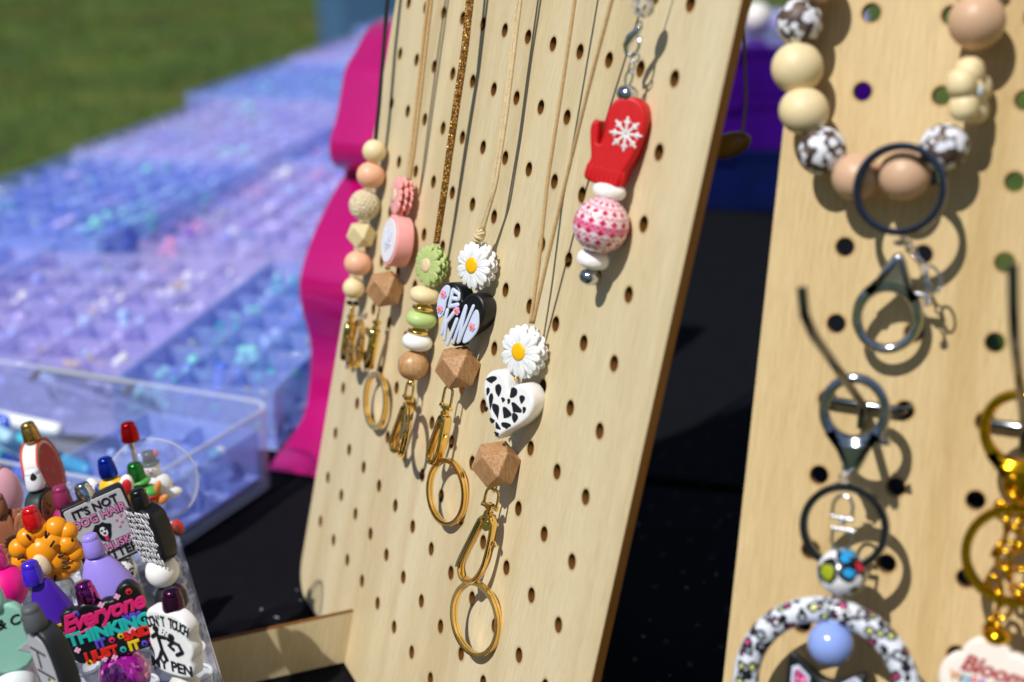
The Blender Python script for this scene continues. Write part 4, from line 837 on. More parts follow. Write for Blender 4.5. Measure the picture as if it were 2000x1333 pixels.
def clip(parent, at, yaw, m, L_=2.5, w=1.0, roll=0., tilt=0., dring=.62, mirror=1, steel=False):
    """trigger snap: D-loop, swivel collar, hook frame with its gate; hangs down local -y from `at`"""
    c = thing_part(parent, 'snap_hook', at, (tilt, yaw, roll), m, dring, mirror, L_, w); return c
def thing_part(parent, name, at, rot, m, dr, mi, L_, w):
    a = .3; g = Geo()
    loop = [(-a, -dr, 0), (-a, -.22, 0), (-a * .8, -.06, 0), (-a * .4, 0, 0), (a * .4, 0, 0), (a * .8, -.06, 0), (a, -.22, 0), (a, -dr, 0)]
    g.add(tube(smooth_out(loop, 1, False), .062, 10)); g.add(tube([(-a - .08, -dr, 0), (a + .08, -dr, 0)], .1, 10))
    body = obj(name, g, m, parent, at, rot, sharp=60)
    obj('swivel', lathe([(.15, -.42), (.19, -.4), (.19, -.22), (.13, -.2), (.13, -.08), (.21, -.06), (.21, .08), (.15, .12)], 20, 'y'), m, body, (0, -dr, 0), sharp=50)
    y0 = -dr - .4; k = L_ / 2.5; P = [(-.1, 0), (.26, .0), (.34, -.35), (.36, -1.2), (.3, -1.85), (.05, -2.35), (-.25, -2.5), (-.52, -2.4), (-.66, -2.1), (-.6, -1.7), (-.42, -1.1), (-.22, -.4)]
    P = smooth_out([(x * w * mi, y * k) for x, y in P], 2); O = [(x, y + y0, 0) for x, y in P]
    obj('hook_frame', tube(O, 1., 10, True, sec=(.2, .5), up=(0, 0, 1)), m, body, sharp=50)
    if L_ > 3:
        lo = min(range(len(O)), key=lambda i: O[i][0]); leg = [(O[i][0] - .10, O[i][1] - .02, 0) for i in range(lo, len(O) - 1)]
        obj('side_plate', tube(leg, 1., 8, sec=(.12, .62), up=(0, 0, 1)), mat('sky_reflection_on_gold', 'e8e6e4', .12, 1.), body, sharp=40)  # pale metal: the sky's reflection on the gold leg, put into its colour
    obj('shoulder', prism([(x * mi * w, y + y0) for x, y in ((-.13, .1), (.27, .1), (.32, -.45), (.1, -.62), (-.24, -.5))], -.15, .16, .03, 2), m, body, sharp=40)
    obj('rivet', lathe([(.09, .16), (.09, .2), (.05, .215), (0, .215)], 16), m, body, (.1 * mi * w, y0 - .25, 0), sharp=50)
    obj('gate', tube([(.29 * mi * w, y0 - .55 * k, 0), (.31 * mi * w, y0 - 1.2 * k, 0), (.24 * mi * w, y0 - 1.95 * k, 0)], .085, 10), m, body, sharp=60)
    obj('trigger', tube([(.34 * mi * w, y0 - .75 * k, 0), (.5 * mi * w, y0 - .8 * k, 0), (.58 * mi * w, y0 - .92 * k, 0)], [.07, .07, .1], 10), m, body, sharp=60)
    return body
def key_ring(parent, at, R, rot, m, name='key_ring', t=.085, k=1.):
    g = Geo().add(torus(R, 0, 72, 12, sec=(.2 * k, .13 * k)), loc=(0, 0, .07 * k)).add(torus(R, 0, 72, 12, sec=(.2 * k, .13 * k)), loc=(0, 0, -.07 * k))
    g.add(box(-.12, .12, -.1, .1, -.09, .09), loc=(R * .78, -R * .62, 0), rot=(0, 0, -.68))
    return obj(name, g, m, parent, at, rot, sharp=50)

Y20 = math.radians(22)
# 1: cream, peach, crochet, polygon on black suede
l = Lan('lanyard', 'leftmost lanyard on black cord, cream and peach round beads around one crocheted ball', 'lanyard', 692, 640)
tops = [l.cord([(733, 278, .75), (741, 200, .78), (752, 60, .8), (757, 0, .85)], SUEDE, 1., flat=(.42, .16))]
l.bead(731, 296, .75, .60, CREAM); l.bead(724, 343, .75, .72, PEACH, (1, .95, 1))
g = Geo().add(sphere(.72, 30, 20)); R = random.Random(8)
for i in range(190):
    zz = 1 - 2 * (i + .5) / 190; rr = math.sqrt(1 - zz * zz); ph = i * 2.39996; nv = Vector((rr * math.cos(ph), rr * math.sin(ph), zz)); M = nv.to_track_quat('Z', 'Y').to_matrix() @ Matrix.Rotation(.7 * (-1) ** i + R.uniform(-.5, .5), 3, 'Z')
    g.add(sphere(.12, 8, 6, (1.25, .55, .6)), M=M, loc=np.array(nv) * .73)
obj('crochet_bead', g, IVORYC, l.t, l.P(712, 401, .8), (.5, .3, 0), sharp=180)
l.poly(706, 459, .78, .80, mat('cream_faceted', 'dccda0', .45), (.35, .6, .2)); l.bead(699, 515, .75, .70, PEACH, (1, .93, 1)); l.bead(691, 563, .72, .56, CREAM)
l.bead(683, 592, .7, .17, mat('hematite', '1c2430', .12, .5), (1.2, .8, 1)); l.bead(695, 593, .75, .17, mat('hematite', '1c2430', .12, .5), (1.2, .8, 1))
c = clip(l.t, l.P(690, 594, .7), -.5, GOLD, 1.9, .8, .05, dring=.7)
key_ring(l.t, l.P(697, 672, .6), 1.15, (0, -.12, .1), GOLD); key_ring(l.t, l.P(682, 690, .9), .75, (.1, -.2, 0), GOLD, 'split_ring')
# 2: pink daisy, pink lettered disc, wooden polygon
l = Lan('lanyard', 'lanyard with pink daisy, pink printed disc bead, wooden facet bead and gold ring', 'lanyard', 735, 780)
l.cord([(797, 352, .8), (803, 300, .85), (829, 60, 1.0), (836, 0, 1.05)], CORD, .09); l.cord([(800, 352, .75), (808, 300, .8), (836, 60, .95), (843, 0, 1.0)], CORD, .09)
l.daisy(783, 384, .72, 1.02, PINK, BEIGE, math.radians(-4), 0, 3, .26)
pd = obj('disc_bead', prism(circle(1.22, 44), -.45, .42, .08), PINK, l.t, l.P(776, 472, .72), (0, math.radians(-2), 0), sharp=40)
obj('face_plate', prism(circle(1.06, 40), .42, .47, .02, 1), spotted('floral_print', 'eceaf2', ['d6a2dc', 'e8a060', '9aa4d8'], 4.5, .2), pd, sharp=40)
for a, b_ in (((-.6, .4), (-.3, -.4)), ((0, .6), (-.05, -.5)), ((.4, .5), (.3, -.3)), ((-.3, -.2), (.5, -.1))): obj('print', Geo().add(stroke([a, b_], .07, 6), sc=(1, 1, .4)), LETB, pd, (0, 0, .48), sharp=180)
l.poly(752, 565, .85, .98, BEECH, (.4, .55, .15))
l.bead(757, 524, .72, .13, GOLD); clip(l.t, l.P(741, 603, .75), -.35, GOLD, 2.0, .75, -.02, dring=.72)
key_ring(l.t, l.P(734, 783, .42), 1.33, (.05, math.radians(3), 0), GOLD)
# 3: green daisy on glitter cord
l = Lan('lanyard', 'lanyard on thick golden glitter cord, green daisy above stacked cream, green and white discs', 'lanyard', 800, 830)
l.cord([(851, 476, .85), (862, 400, .9), (884, 240, .95), (905, 100, 1.0), (915, 0, 1.0)], GCORD, .12); l.cord([(854, 476, .8), (866, 400, .84), (889, 240, .9), (910, 100, .94), (921, 0, .96)], GCORD, .115)
l.daisy(841, 519, .75, 1.0, SAGE, BEIGE, Y20 * .8, 0, 3, .2)
for px, py, m, k in ((830, 577, CREAM, 1), (823, 624, mat('green_disc', 'b8cf85', .38, sss=.15), 1), (815, 668, WHITE, 1)): l.bead(px, py, .74, .68, m, (1, .62, 1), (0, 0, .04), p=.9)
l.disc(827, 602, .74, .42, .1, GOLD); l.disc(818, 648, .74, .42, .1, GOLD)
l.bead(807, 714, .76, .72, BEECHR, (1, .97, 1), (.3, 0, .2))
cl = clip(l.t, l.P(803, 747, .72), .2, GOLD, 2.3, .85, 0, dring=.78)
key_ring(l.t, l.P(790, 838, 1.1), 1.22, (.0, math.radians(-18), .04), GOLD, t=.1)
l.bead(803, 748, .8, .16, GOLD)
# 4: BE KIND heart
l = Lan('lanyard', 'lanyard with white daisy and black heart bead reading BE KIND above a gold ring', 'lanyard', 878, 960)
l.cord([(938, 450, .95), (960, 380, 1.0), (985, 220, 1.05), (1003, 70, 1.1), (1011, 0, 1.15)], CORDB, .085); l.cord([(943, 450, .9), (969, 360, .95), (990, 220, 1.0), (1008, 70, 1.05), (1017, 0, 1.1)], CORDB, .085)
kn = Geo(); R = random.Random(2)
for i in range(5): kn.add(torus(.17, .075, 18, 8), rot=(R.uniform(-.5, .5) + 1.57, 0, R.uniform(-.6, .6)), loc=(R.uniform(-.05, .05), .16 - .09 * i, R.uniform(-.03, .05)))
kn.add(tube([(0, -.2, 0), (.02, -.45, 0)], .09, 8)); obj('knot', kn, CORDB, l.t, l.P(937, 458, .95), (0, .4, -.15), sharp=180)
l.daisy(930, 519, .82, 1.08, WHITE, YEL, Y20)
ht = obj('heart_bead', prism(heart(2.95, 2.75), -.42, .4, .13, 3), BLACK, l.t, l.P(909, 620, .82), (0, Y20, -.05), sharp=50)
hb = Geo(); sq = (1, 1, .55)
def hp(pts): return [((x - 873) / 114 * .98, -((y - (x - 706) * .12) - 160) / 152) for x, y in pts]
pf = lambda pts: prism(smooth_out(hp(pts), 2), 0, .085, .035, 2)
B_ = pf([(748, -8), (783, 2), (786, 60), (774, 96), (778, 140), (772, 195), (748, 236), (726, 190), (710, 120), (718, 50)]); D_ = pf([(975, 86), (1002, 92), (1020, 150), (1026, 215), (996, 285), (956, 332), (934, 322), (952, 210)])
hb.add(B_).add(D_)
for s_ in ([(798, 20), (797, 128)], [(800, 16), (846, 30), (850, 60)], [(800, 72), (842, 66)], [(798, 130), (852, 100)], [(790, 158), (782, 318)], [(838, 158), (800, 236), (808, 348)], [(866, 196), (836, 372)], [(908, 92), (874, 350)], [(912, 100), (905, 335)], [(958, 76), (912, 326)]): hb.add(stroke(hp(s_), (.1 if s_[0][0] < 870 else .088), 10), sc=sq, loc=(0, 0, .02))
obj('lettering', hb, LETB, ht, (0, 0, .395), sharp=180)
for px, py in ((748, 62), (745, 165), (862, 138), (985, 205)):
    x, y = hp([(px, py)])[0]; g = Geo().add(prism(flower_out(.2, 6, .28, 48), 0, .05, .015, 1), 0).add(prism(circle(.1, 12), .051, .075, .01, 1), 1).add(prism(circle(.045, 10), .076, .09, .005, 1), 2)
    obj('flower', g, [LILAC, ORANGE, mat('deep_orange', 'd86a10', .5)], ht, (x, y, .475), sharp=40)
l.bead(917, 548, .8, .1, GOLD)
l.poly(894, 718, .85, 1.02, BEECH, (.42, .35, .12)); l.bead(884, 752, .75, .13, GOLD)
clip(l.t, l.P(878, 757, .78), .25, GOLD, 2.25, .72, 0, dring=.9)
key_ring(l.t, l.P(873, 962, .45), 1.38, (.03, math.radians(12), .03), GOLD)
# 5: cow print heart
l = Lan('lanyard', 'lowest lanyard with white daisy, black and white cow print heart and long gold snap hook', 'lanyard', 935, 1200)
l.cord([(1036, 632, .85), (1052, 520, .9), (1070, 349, 1.0), (1098, 170, 1.1), (1123, 0, 1.2)], CORD, .075); l.cord([(1041, 632, .85), (1066, 520, .95), (1106, 349, 1.05), (1150, 170, 1.2), (1195, 0, 1.35)], CORD, .075)
l.daisy(1022, 687, .82, 1.1, WHITE, YEL, Y20 * 1.1)
ht = obj('heart_bead', prism(heart(2.75, 2.8), -.45, .42, .13, 3), WHITE, l.t, l.P(998, 797, .82), (0, Y20 * 1.2, -.12), sharp=50)
R = random.Random(23); g = Geo()
for x, y, a, w, h in ((-.95, .78, .5, .3, .18), (-.5, .55, .3, .2, .34), (.25, .75, -.3, .2, .3), (.72, .7, .2, .17, .22), (-.98, .25, 0, .1, .28), (-.72, -.05, .2, .13, .42), (-.15, .28, 0, .12, .12), (.12, .35, 0, .1, .14), (.55, .22, -.2, .3, .22), (-.32, -.3, .5, .2, .42), (.15, -.15, -.3, .26, .28), (-.85, -.45, .2, .1, .16), (.6, -.15, .1, .18, .25), (-.1, -.85, -.5, .2, .14), (.3, -.62, .4, .3, .17), (-.42, -.75, .1, .16, .14), (-.05, -1.15, .2, .13, .1), (.95, .35, 0, .1, .2)):
    pts = []
    for i in range(9): q = 2 * math.pi * i / 9; k = R.uniform(.75, 1.15); pts.append((w * k * math.cos(q) + .35 * w * math.sin(2 * q), h * k * math.sin(q)))
    g.add(prism([(px_ * math.cos(a) - py_ * math.sin(a), px_ * math.sin(a) + py_ * math.cos(a)) for px_, py_ in smooth_out(pts, 3)], 0, .02, .004, 1), loc=(x, y + .05, 0), sc=(.88, .86, 1))
obj('cow_spots', g, mat('black_spot_print', '1a1c24', .5), ht, (0, 0, .412), sharp=40)
l.bead(1008, 740, .82, .1, GOLD)
l.poly(969, 907, .88, 1.02, BEECH, (.42, .45, .1)); l.bead(963, 952, .8, .14, GOLD)
clip(l.t, l.P(964, 956, .8), .62, GOLD, 3.05, 1.1, -.04, dring=.75)
key_ring(l.t, l.P(929, 1209, .5), 1.46, (.03, math.radians(16), .04), GOLD)

# the mitten keychain
l = Lan('keychain', 'red mitten keychain with white snowflake above a pink and white patterned ball', 'keychain', 1180, 400, group=None)
YM = math.radians(42)
SC54 = 54.; mo = [(1214, 196), (1194, 203), (1181, 221), (1179, 244), (1183, 262), (1178, 298), (1172, 262), (1170, 251), (1164, 249), (1155, 253), (1153, 266), (1158, 285), (1165, 305), (1168, 318), (1162, 330), (1161, 352), (1175, 357), (1222, 360), (1237, 352), (1240, 330), (1242, 318), (1249, 304), (1256, 276), (1260, 244), (1258, 223), (1247, 207), (1232, 198)]
mm = l.t; q = l.P(1210, 280, .72)
mit = obj('mitten', prism(smooth_out([((x - 1210) / SC54 * 1.02, (280 - y) / SC54 * 1.08) for x, y in mo], 2), -.42, .42, .13, 4), RED, mm, q, (-.05, YM, -.02), sharp=60)
g = Geo()
for i in range(9): x = -.82 + i * .17; g.add(stroke([(x, -.98), (x + .02, -1.36)], .055, 6), sc=(1, 1, .6))
obj('cuff_rib', g, RED, mit, (0, 0, .4), sharp=180)
g = Geo()
for i in range(8):
    a = math.pi * i / 4 + .1; d_ = (math.cos(a), math.sin(a)); g.add(stroke([(d_[0] * .08, d_[1] * .08), (d_[0] * .56, d_[1] * .56)], .05, 6))
    for s_ in (-1, 1):
        for k in (.34,): c0 = (d_[0] * k, d_[1] * k); g.add(stroke([c0, (c0[0] + .13 * math.cos(a + s_ * .8), c0[1] + .13 * math.sin(a + s_ * .8))], .04, 6))
obj('snowflake', Geo().add((np.vstack(g.v), g.f), sc=(1, 1, .6)), WHITE, mit, (.3, .38, .42), sharp=180)
l.bead(1225, 184, .8, .38, STEEL, (1.05, .85, 1)); 
l.bead(1190, 373, .8, .56, FUZZ, (1, .55, 1), (0, 0, -.06), p=.8)
NB = bpy.data.materials.new('nordic_print'); NB.use_nodes = True; nt = NB.node_tree; b = nt.nodes['Principled BSDF']; b.inputs['Roughness'].default_value = .22; b.inputs['Coat Weight'].default_value = .5
tc = nt.nodes.new('ShaderNodeTexCoord'); sp = nt.nodes.new('ShaderNodeSeparateXYZ'); nt.links.new(tc.outputs['Object'], sp.inputs[0])
def mth(op, a, b_=None):
    n = nt.nodes.new('ShaderNodeMath'); n.operation = op
    for i, v in enumerate((a, b_)):
        if v is None: continue
        if isinstance(v, (int, float)): n.inputs[i].default_value = v
        else: nt.links.new(v, n.inputs[i])
    return n.outputs[0]
ang = mth('ARCTAN2', sp.outputs[0], sp.outputs[1]); lat = mth('ARCSINE', mth('DIVIDE', sp.outputs[2], .0101))
fu = mth('ABSOLUTE', mth('SUBTRACT', mth('FRACT', mth('MULTIPLY', ang, 14 / 6.2832)), .5)); fv = mth('ABSOLUTE', mth('SUBTRACT', mth('FRACT', mth('ADD', mth('MULTIPLY', lat, 2.7), .3)), .5))
dia = mth('LESS_THAN', mth('ADD', fu, mth('MULTIPLY', fv, 1.1)), .36)
fu2 = mth('ABSOLUTE', mth('SUBTRACT', mth('FRACT', mth('MULTIPLY', ang, 28 / 6.2832)), .5)); fv2 = mth('FRACT', mth('ADD', mth('MULTIPLY', lat, 2.7), .3)); row = mth('MULTIPLY', mth('GREATER_THAN', fv2, .9), mth('LESS_THAN', fu2, .33)); zig = mth('LESS_THAN', mth('ABSOLUTE', mth('SUBTRACT', fv2, mth('MULTIPLY', fu2, .4))), .05)
band = mth('MULTIPLY', mth('LESS_THAN', mth('ABSOLUTE', mth('ADD', lat, .06)), .14), .5)
f = mth('MAXIMUM', mth('MAXIMUM', mth('MAXIMUM', dia, row), zig), band); r_ = ramp(nt, f, [(0, 'f4dfe8'), (.5, 'e486ae'), (1, 'c8144a')]); nt.links.new(r_.outputs[0], b.inputs['Base Color'])
l.bead(1174, 440, .97, 1.0, NB, rot=(math.pi / 2, 0, -.1), seg=40)
l.bead(1158, 507, .85, .56, FUZZ, (1, .62, 1), (0, 0, -.06), p=.85); l.bead(1151, 541, .8, .37, STEEL, (1.05, .85, 1))
CHR = mat('bright_chrome', 'dfe2ea', .12, 1.)
obj('eye_loop', tube([(x, y, 0) for x, y in circle(.14, 20, ry=.3)], .045, 8, True), CHR, l.t, l.P(1229, 152, .9), (0, .5, -.1), sharp=180)
obj('link', tube([(x, y, 0) for x, y in circle(.09, 16, ry=.2)], .04, 8, True), CHR, l.t, l.P(1234, 131, .95), (0, 1.3, 0), sharp=180)
obj('link', torus(.15, .04, 24, 8), CHR, l.t, l.P(1241, 112, 1.0), (0, .7, 0), sharp=180)
obj('lobster_clasp', tube([(0, .55, 0), (-.1, .4, 0), (-.3, .05, 0), (-.36, -.25, 0), (-.25, -.48, 0), (0, -.5, 0), (.12, -.38, 0), (.16, -.1, 0), (.05, .25, 0)], [.07, .13, .17, .13, .08, .06, .06, .06, .08], 12), CHR, l.t, l.P(1243, 84, 1.05), (0, .5, -.25), sharp=180)
obj('link', torus(.13, .035, 20, 8), CHR, l.t, l.P(1249, 50, 1.15), (0, .3, 0), sharp=180)
obj('crystal_bead', sphere(.38, 9, 6, (1, 1.1, 1)), mat('crystal', 'f2f4fa', .03, trans=.85, ior=1.6), l.t, l.P(1256, 14, 1.25), (1.2, .3, 0), sharp=0)
l.cord([(1258, -12, 1.3), (1268, -60, 1.4), (1290, -160, 1.5)], CHR, .04, 'chain_wire', top=10.2)
for x, y, lb in ((0.2, 17.4, 'wooden peg holding the black cord at the far end of the tall board'), (3.1, 17.4, 'wooden peg above the pink daisy lanyard'), (6.6, 17.4, 'wooden peg above the golden glitter cord'), (10.4, 17.4, 'wooden peg above the BE KIND lanyard'), (17.6, 17.4, 'wooden peg above the cow print lanyard')): peg(B1, x, y, lb)

# brown bead on a cord behind the tall board
l = Lan('wooden_pendant', 'brown oval wooden bead on a thin cord hanging behind the edge of the tall pegboard', 'pendant', 1430, 285, group=None)
p0 = l.P(1424, 284, -2.2)
obj('oval_bead', sphere(.55, 26, 18, (1.45, .78, .78)), OLIVE, l.t, p0, (0, math.radians(35), math.radians(38)), sharp=180)
l.cord([(1450, 266, -2.2), (1457, 200, -2.3), (1455, 100, -2.4), (1448, 0, -2.5)], mat('dull_cord', '8a7346', .7), .055, top=16)

# ------------------------------------------------------------------ hooks, rings and keychains on the warm board
def find_h(px, py, x):
    lo, hi = 0., 20.
    for _ in range(40):
        m = (lo + hi) / 2
        if (B2.loc(px, py, m)[0] - x) > 0: lo = m
        else: hi = m
    return (lo + hi) / 2
def double_hook(c, q, tip, bend, foot, label):
    x0, y0 = c * 2.54, -q * 2.54; xm = x0 + 1.27
    t = thing('peg_hook', label, 'hook', matrix=B2.mat((xm, y0, 0)), group='steel double hooks pushed into the warm pegboard')
    o = np.array([xm, y0, 0])
    obj('crossbar', tube([(-1.27, 0, -.8), (-1.27, 0, .12), (-1.2, 0, .22), (-1.05, 0, .25), (1.05, 0, .25), (1.2, 0, .22), (1.27, 0, .12), (1.27, 0, -.8)], .15, 12), GUN, t, sharp=60)
    hb = bend[2]; b_ = B2.loc(*bend) - o; tp_ = B2.loc(*tip) - o
    obj('arm', tube(smooth_out([(0, -.75, .3), (0, -.35, .36), (.0, .0, .48), tuple(np.array([0, .1, .6])), tuple(np.array([0, .12, .75]) * .5 + b_ * .5), tuple(b_), tuple(tp_)], 1, False), .15, 12), GUN, t, sharp=60)
    return t, o, b_
h1 = find_h(1572, 632, 1.27); h1 = min(max(h1, 2.5), 8)
ta_, o1, b1 = double_hook(0, 5, (1566, 560, h1 + .15), (1573, 632, h1), None, 'steel double hook above the leopard ring keychain, its arm jutting towards the lens')
ta2, o2, b2 = double_hook(2, 5, (1978, 515, h1 + .15), (1980, 640, h1), None, 'steel double hook above the gold keychain at the right border')
peghook = thing('peg_hook', 'steel double hook at the top that carries the loop of round beads', 'hook', matrix=B2.mat((3.0, 2.6, 0)), group='steel double hooks pushed into the warm pegboard')
obj('crossbar', tube([(-.5, 0, -.8), (-.5, 0, .25), (2.1, 0, .25), (2.1, 0, -.8)], .15, 12), GUN, peghook, sharp=60)
obj('arm', tube(smooth_out([(.5, -.75, .3), (.5, 0, .5), (.5, .2, 3.2), (.5, 1.2, 3.4)], 1, False), .15, 12), GUN, peghook, sharp=60)

def claw(par, at, m, R=.92, rot=(0, 0, 0), flip=1):
    """big lobster claw: round loop that thickens into a pointed shoulder, thumb lever at one side"""
    P = [(R * math.cos(a), R * math.sin(a) * 1.08, 0) for a in [2 * math.pi * i / 40 for i in range(40)]]
    rr = [.165 + .06 * max(0, -flip * math.sin(2 * math.pi * i / 40)) for i in range(40)]
    g = Geo().add(tube(P, rr, 12, True)); c = obj('claw_clasp', g, m, par, at, rot, sharp=180)
    s = flip
    obj('shoulder', prism(smooth_out([(-.92 * R, -.45 * s), (-.55 * R, -.92 * R * s), (0, -1.06 * R * s), (.55 * R, -.92 * R * s), (.92 * R, -.45 * s), (.28, -1.95 * R * s), (.1, -2.2 * R * s), (-.1, -2.2 * R * s), (-.28, -1.95 * R * s)], 2), -.2, .24, .17, 4), m, c, sharp=60)
    obj('thumb_lever', tube([(.6 * R, -.95 * R * s, .05), (1.0 * R, -.98 * R * s, .1), (1.18 * R, -.92 * R * s, .12)], [.1, .1, .15], 10), m, c, sharp=60)
    return c
def d_link(par, at, m, w=.42, h=.55, flip=1, rot=(0, 0, 0), r=.055):
    P = [(-w / 2, 0, 0), (-w / 2, h * .6 * flip, 0), (-w * .3, h * .92 * flip, 0), (0, h * flip, 0), (w * .3, h * .92 * flip, 0), (w / 2, h * .6 * flip, 0), (w / 2, 0, 0)]
    return obj('swivel_link', Geo().add(tube(P, r, 8)).add(tube([(-w / 2 - .05, 0, 0), (w / 2 + .05, 0, 0)], r * 1.4, 8)), m, par, at, rot, sharp=60)
# bead loop with ring and claw
K = Lan('bead_wristlet', 'loop of cream, tan and speckled beads on the warm board with a dark steel ring', 'wristlet', 1700, 200, B2, None)
SPK = spotted('speckled_brown', '45362f', ['e6e8f0', 'e6e8f0', '6a5850', 'e6e8f0', 'dfe2ee', '54443c'], 8.5, .62, rough=.5)
H = 1.25
for px, py, r, m in ((1590, -38, .8, TANS), (1561, 45, .78, SPK), (1557, 133, .84, CREAM), (1570, 217, .81, CREAM), (1606, 295, .77, SPK), (1672, 345, .77, TANS), (1766, 341, .82, TANS), (1843, 289, .78, SPK), (1908, 42, .88, TANS), (1893, -48, .8, CREAM)):
    K.bead(px, py, H, r, m, (1, .95, 1), (.3 * px, .2, .1 * py))
fb = Geo()
for a in range(5): q = 2 * math.pi * a / 5 + .3; fb.add(sphere(.46, 20, 14, (1, 1, .95), .85), loc=(math.cos(q) * .62, math.sin(q) * .62, 0))
fb.add(sphere(.5, 16, 12))
obj('flower_bead', Geo().add((np.vstack(fb.v), fb.f)), CREAM, K.t, K.P(1893, 180, H), (0, 1.32, .1), sharp=180); K.bead(1915, 180, H + .2, .2, mat('pale_blue_disc', 'b8c8d2', .3), (.5, 1, 1))
key_ring(K.t, K.P(1758, 370, H + .85), 1.33, (0, 0, 0), GUN, k=1.15)
for px, py in ((1765, 465), (1775, 482), (1758, 475)): obj('link', torus(.17, .05, 20, 8), STEEL, K.t, K.P(px, py, H + .5), (py * .3, 1.0, px * .2), sharp=180)
for i, (px, py) in enumerate(((1784, 492), (1793, 505), (1802, 520), (1810, 535), (1812, 560), (1815, 585))): obj('chain_link', tube([(x, y, 0) for x, y in circle(.1, 14, ry=.16)], .035, 8, True), STEEL, K.t, K.P(px, py, H + .5), (0, 1.4 * (i % 2), .5), sharp=180)
obj('chain_loop', tube([(x, y, 0) for x, y in circle(.22, 20, ry=.42)], .045, 8, True), STEEL, K.t, K.P(1822, 545, H + .4), (0, .3, .4), sharp=180); K.bead(1812, 592, H + .5, .12, STEEL)
cl = claw(K.t, K.P(1733, 620, H - .2), STEEL, .95, (.1, .15, -.08), -1)

# leopard ring keychain on the first hook
K = Lan('keychain', 'silver keychain with a large pink and black leopard print ring around a periwinkle ball', 'keychain', 1650, 900, B2, None)
HK = 2.3
claw(K.t, K.P(1669, 802, HK), mat('blue_steel', 'aeb6c4', .1, 1.), .95, (.1, .1, .06), 1)
for i, (px, py) in enumerate(((1654, 915), (1665, 922), (1648, 933), (1655, 945), (1640, 945))): obj('chain_link', torus(.13, .04, 18, 8), STEEL, K.t, K.P(px, py, HK), (.4 * i, 1.2 * (i % 2), 0), sharp=180)
key_ring(K.t, K.P(1649, 1030, HK), 1.28, (0, .08, 0), GUN, k=1.25)
d_link(K.t, K.P(1644, 1012, HK + .1), STEEL, .62, .72, 1); K.bead(1646, 1018, HK + .1, .13, STEEL); d_link(K.t, K.P(1646, 1034, HK + .1), STEEL, .62, .72, -1)
K.bead(1645, 1118, HK, .8, spotted('rainbow_leopard', 'f0f0f4', ['c8143c', '9aa81e', '2a9ad8', 'f0f0f4', '2a9ad8', 'd8c81e'], 3.4, .37, '15151a', .2, .6), (1, .95, 1), (.5, 1.2, .4))
LEO = spotted('pink_leopard', 'dfe4f0', ['d0508a', '9aa0ac', 'e6ecf6', 'd0508a', 'd8e08c', 'c8ccd8'], 7.0, .27, '121318', .35, .2, rk=1.95)
obj('ring_bead', torus(2.62, .42, 96, 24), LEO, K.t, K.P(1612, 1350, HK), (0, 0, 0), sharp=180)
K.bead(1622, 1257, HK + .15, .73, PERI)
ear = [(-1.28, 1.35), (-.95, 1.25), (-.35, .75), (0, .6), (.35, .72), (.95, 1.05), (1.3, 1.1), (1.2, .5), (1.3, -.3), (1.0, -1.0), (.5, -1.4), (-.5, -1.4), (-1.0, -1.0), (-1.25, -.3), (-1.3, .5)]
em = obj('eared_bead', prism(smooth_out(ear, 1), -.3, .25, .1), BLACK, K.t, K.P(1612, 1364, HK), sharp=50)
for s_ in (-1, 1):
    tri = [(s_ * 1.12, 1.12), (s_ * .3, .5), (s_ * 1.1, .1)]; tri2 = [(s_ * 1.02, .95), (s_ * .45, .5), (s_ * 1.0, .2)]
    obj('ear_lining', prism(smooth_out(tri, 1), .251, .29, .01, 1), LETB, em, sharp=40); obj('ear_inner', prism(smooth_out(tri2, 1), .291, .32, .01, 1), glitter('pink_glitter', 'c0407a', 'ff9acb', 900, .3, .2) if s_ < 0 else bpy.data.materials['pink_glitter'], em, sharp=40)
# gold keychain with Bloom charm
K = Lan('keychain', 'golden keychain at the right border with cream flower charm reading Bloom WHERE YOU', 'keychain', 1960, 900, B2, None)
claw(K.t, K.P(1990, 842, HK), GOLDD, 1.02, (.1, -.1, .1), 1)
key_ring(K.t, K.P(1982, 1085, HK), 1.42, (0, .12, 0), GOLDD, k=1.5)
for i in range(12): a = i / 11; obj('chain_link', tube([(x, y, 0) for x, y in circle(.19, 14, ry=.28)], .085, 8, True), GOLDD, K.t, K.P(1975 - 28 * a + 14 * math.sin(i * 2.1), 950 + 265 * a, HK + .1), (0, 1.4 * (i % 2), .5 * math.sin(i)), sharp=180)
for i in range(5): obj('chain_link', torus(.28, .08, 20, 8), GOLDD, K.t, K.P(1992 + 4 * (i % 2), 985 + 42 * i, HK - .2), (.5 * i, .9, .3), sharp=180)
K.bead(1946, 1243, HK, .42, GOLDD, (1, .7, 1)); K.bead(1948, 1222, HK, .16, GOLDD)
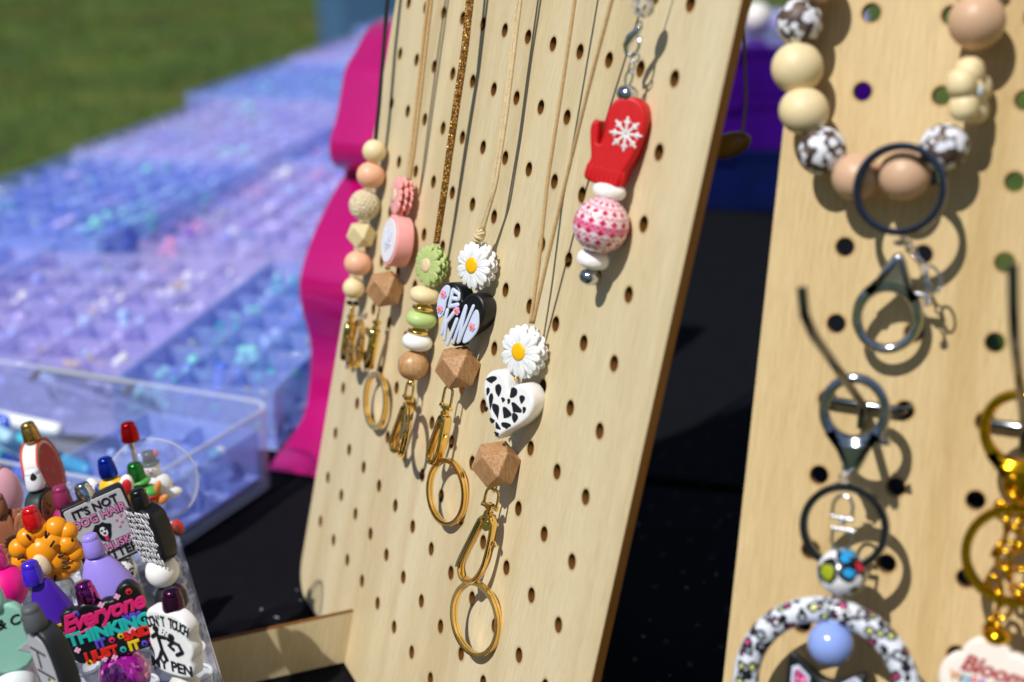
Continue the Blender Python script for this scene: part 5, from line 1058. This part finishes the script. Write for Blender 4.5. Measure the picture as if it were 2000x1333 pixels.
ch = obj('charm', prism(flower_out(1.5, 5, .17, 80, math.pi / 2 + .3), -.25, .25, .1, 2), mat('cream_charm', 'f0e6dc', .45, sss=.15), K.t, K.P(1932, 1338, HK), (0, 0, -.12), sharp=50)
letters(ch, 'Bloom', .72, mat('brick_red_print', 'a83434', .5), .02, .5, .26, 0, ext=.01, bev=.012, offset=.012, shear=.3)
xx = -.95
for i, c_ in enumerate('WHERE YOU'):
    if c_ == ' ': xx += .14; continue
    letters(ch, c_, .4, mat('print_%d' % (i % 5), ('c98a4a', '3fa0c8', 'd86a6a', '9a5ab8', 'e0a03a')[i % 5], .5), xx, 0, .26, 0, ext=.01, bev=.008, offset=.01); xx += .26

# ------------------------------------------------------------------ far things
p = at_height(700, 70, 62); t = thing('storage_tote', 'blue fabric tote standing on the grass past the end of the bead table', 'tote', (p[0] + 19.5, p[1] + 40, 0), (0, 0, .2))
O = rounded_rect(-34, 34, -22, 22, 6, 5); V = []; Fc = []
prof = [(0, .92), (1, .94), (40, .98), (80, 1.0), (84, 1.02)]; N = len(O)
for z, k in prof:
    for i, (x, y) in enumerate(O): q = k + .008 * math.sin(i * 1.3 + z * .2); V.append((x * q, y * q, z + .2))
for q in range(len(prof) - 1):
    for j in range(N): k = (j + 1) % N; Fc.append((q * N + j, q * N + k, (q + 1) * N + k, (q + 1) * N + j))
Fc.append(tuple(range(N))[::-1]); Fc.append(tuple(range((len(prof) - 1) * N, len(prof) * N)))
obj('body', (np.array(V), Fc), mat('blue_canvas', '41688f', .85, noise=.15, nscale=3), t, sharp=50); obj('rim', tube([(x * 1.03, y * 1.03, 83) for x, y in O], 1.3, 8, True), mat('navy_trim', '24405f', .8), t, sharp=180)
p = B2.mat((0, 0, 0)).translation / U
q = tp(-9.5, 172); t = thing('white_ball', 'white ball lying on the violet case stack seen between the two boards', 'ball', (q[0], q[1], TOP + 18.0))
obj('sphere_body', sphere(1.75, 30, 20), mat('white_gloss_ball', 'ece6e0', .3), t, (0, 0, 1.75), sharp=180); obj('base_ring', torus(.9, .12, 24, 8), STEEL, t, (0, 0, .15), sharp=180)
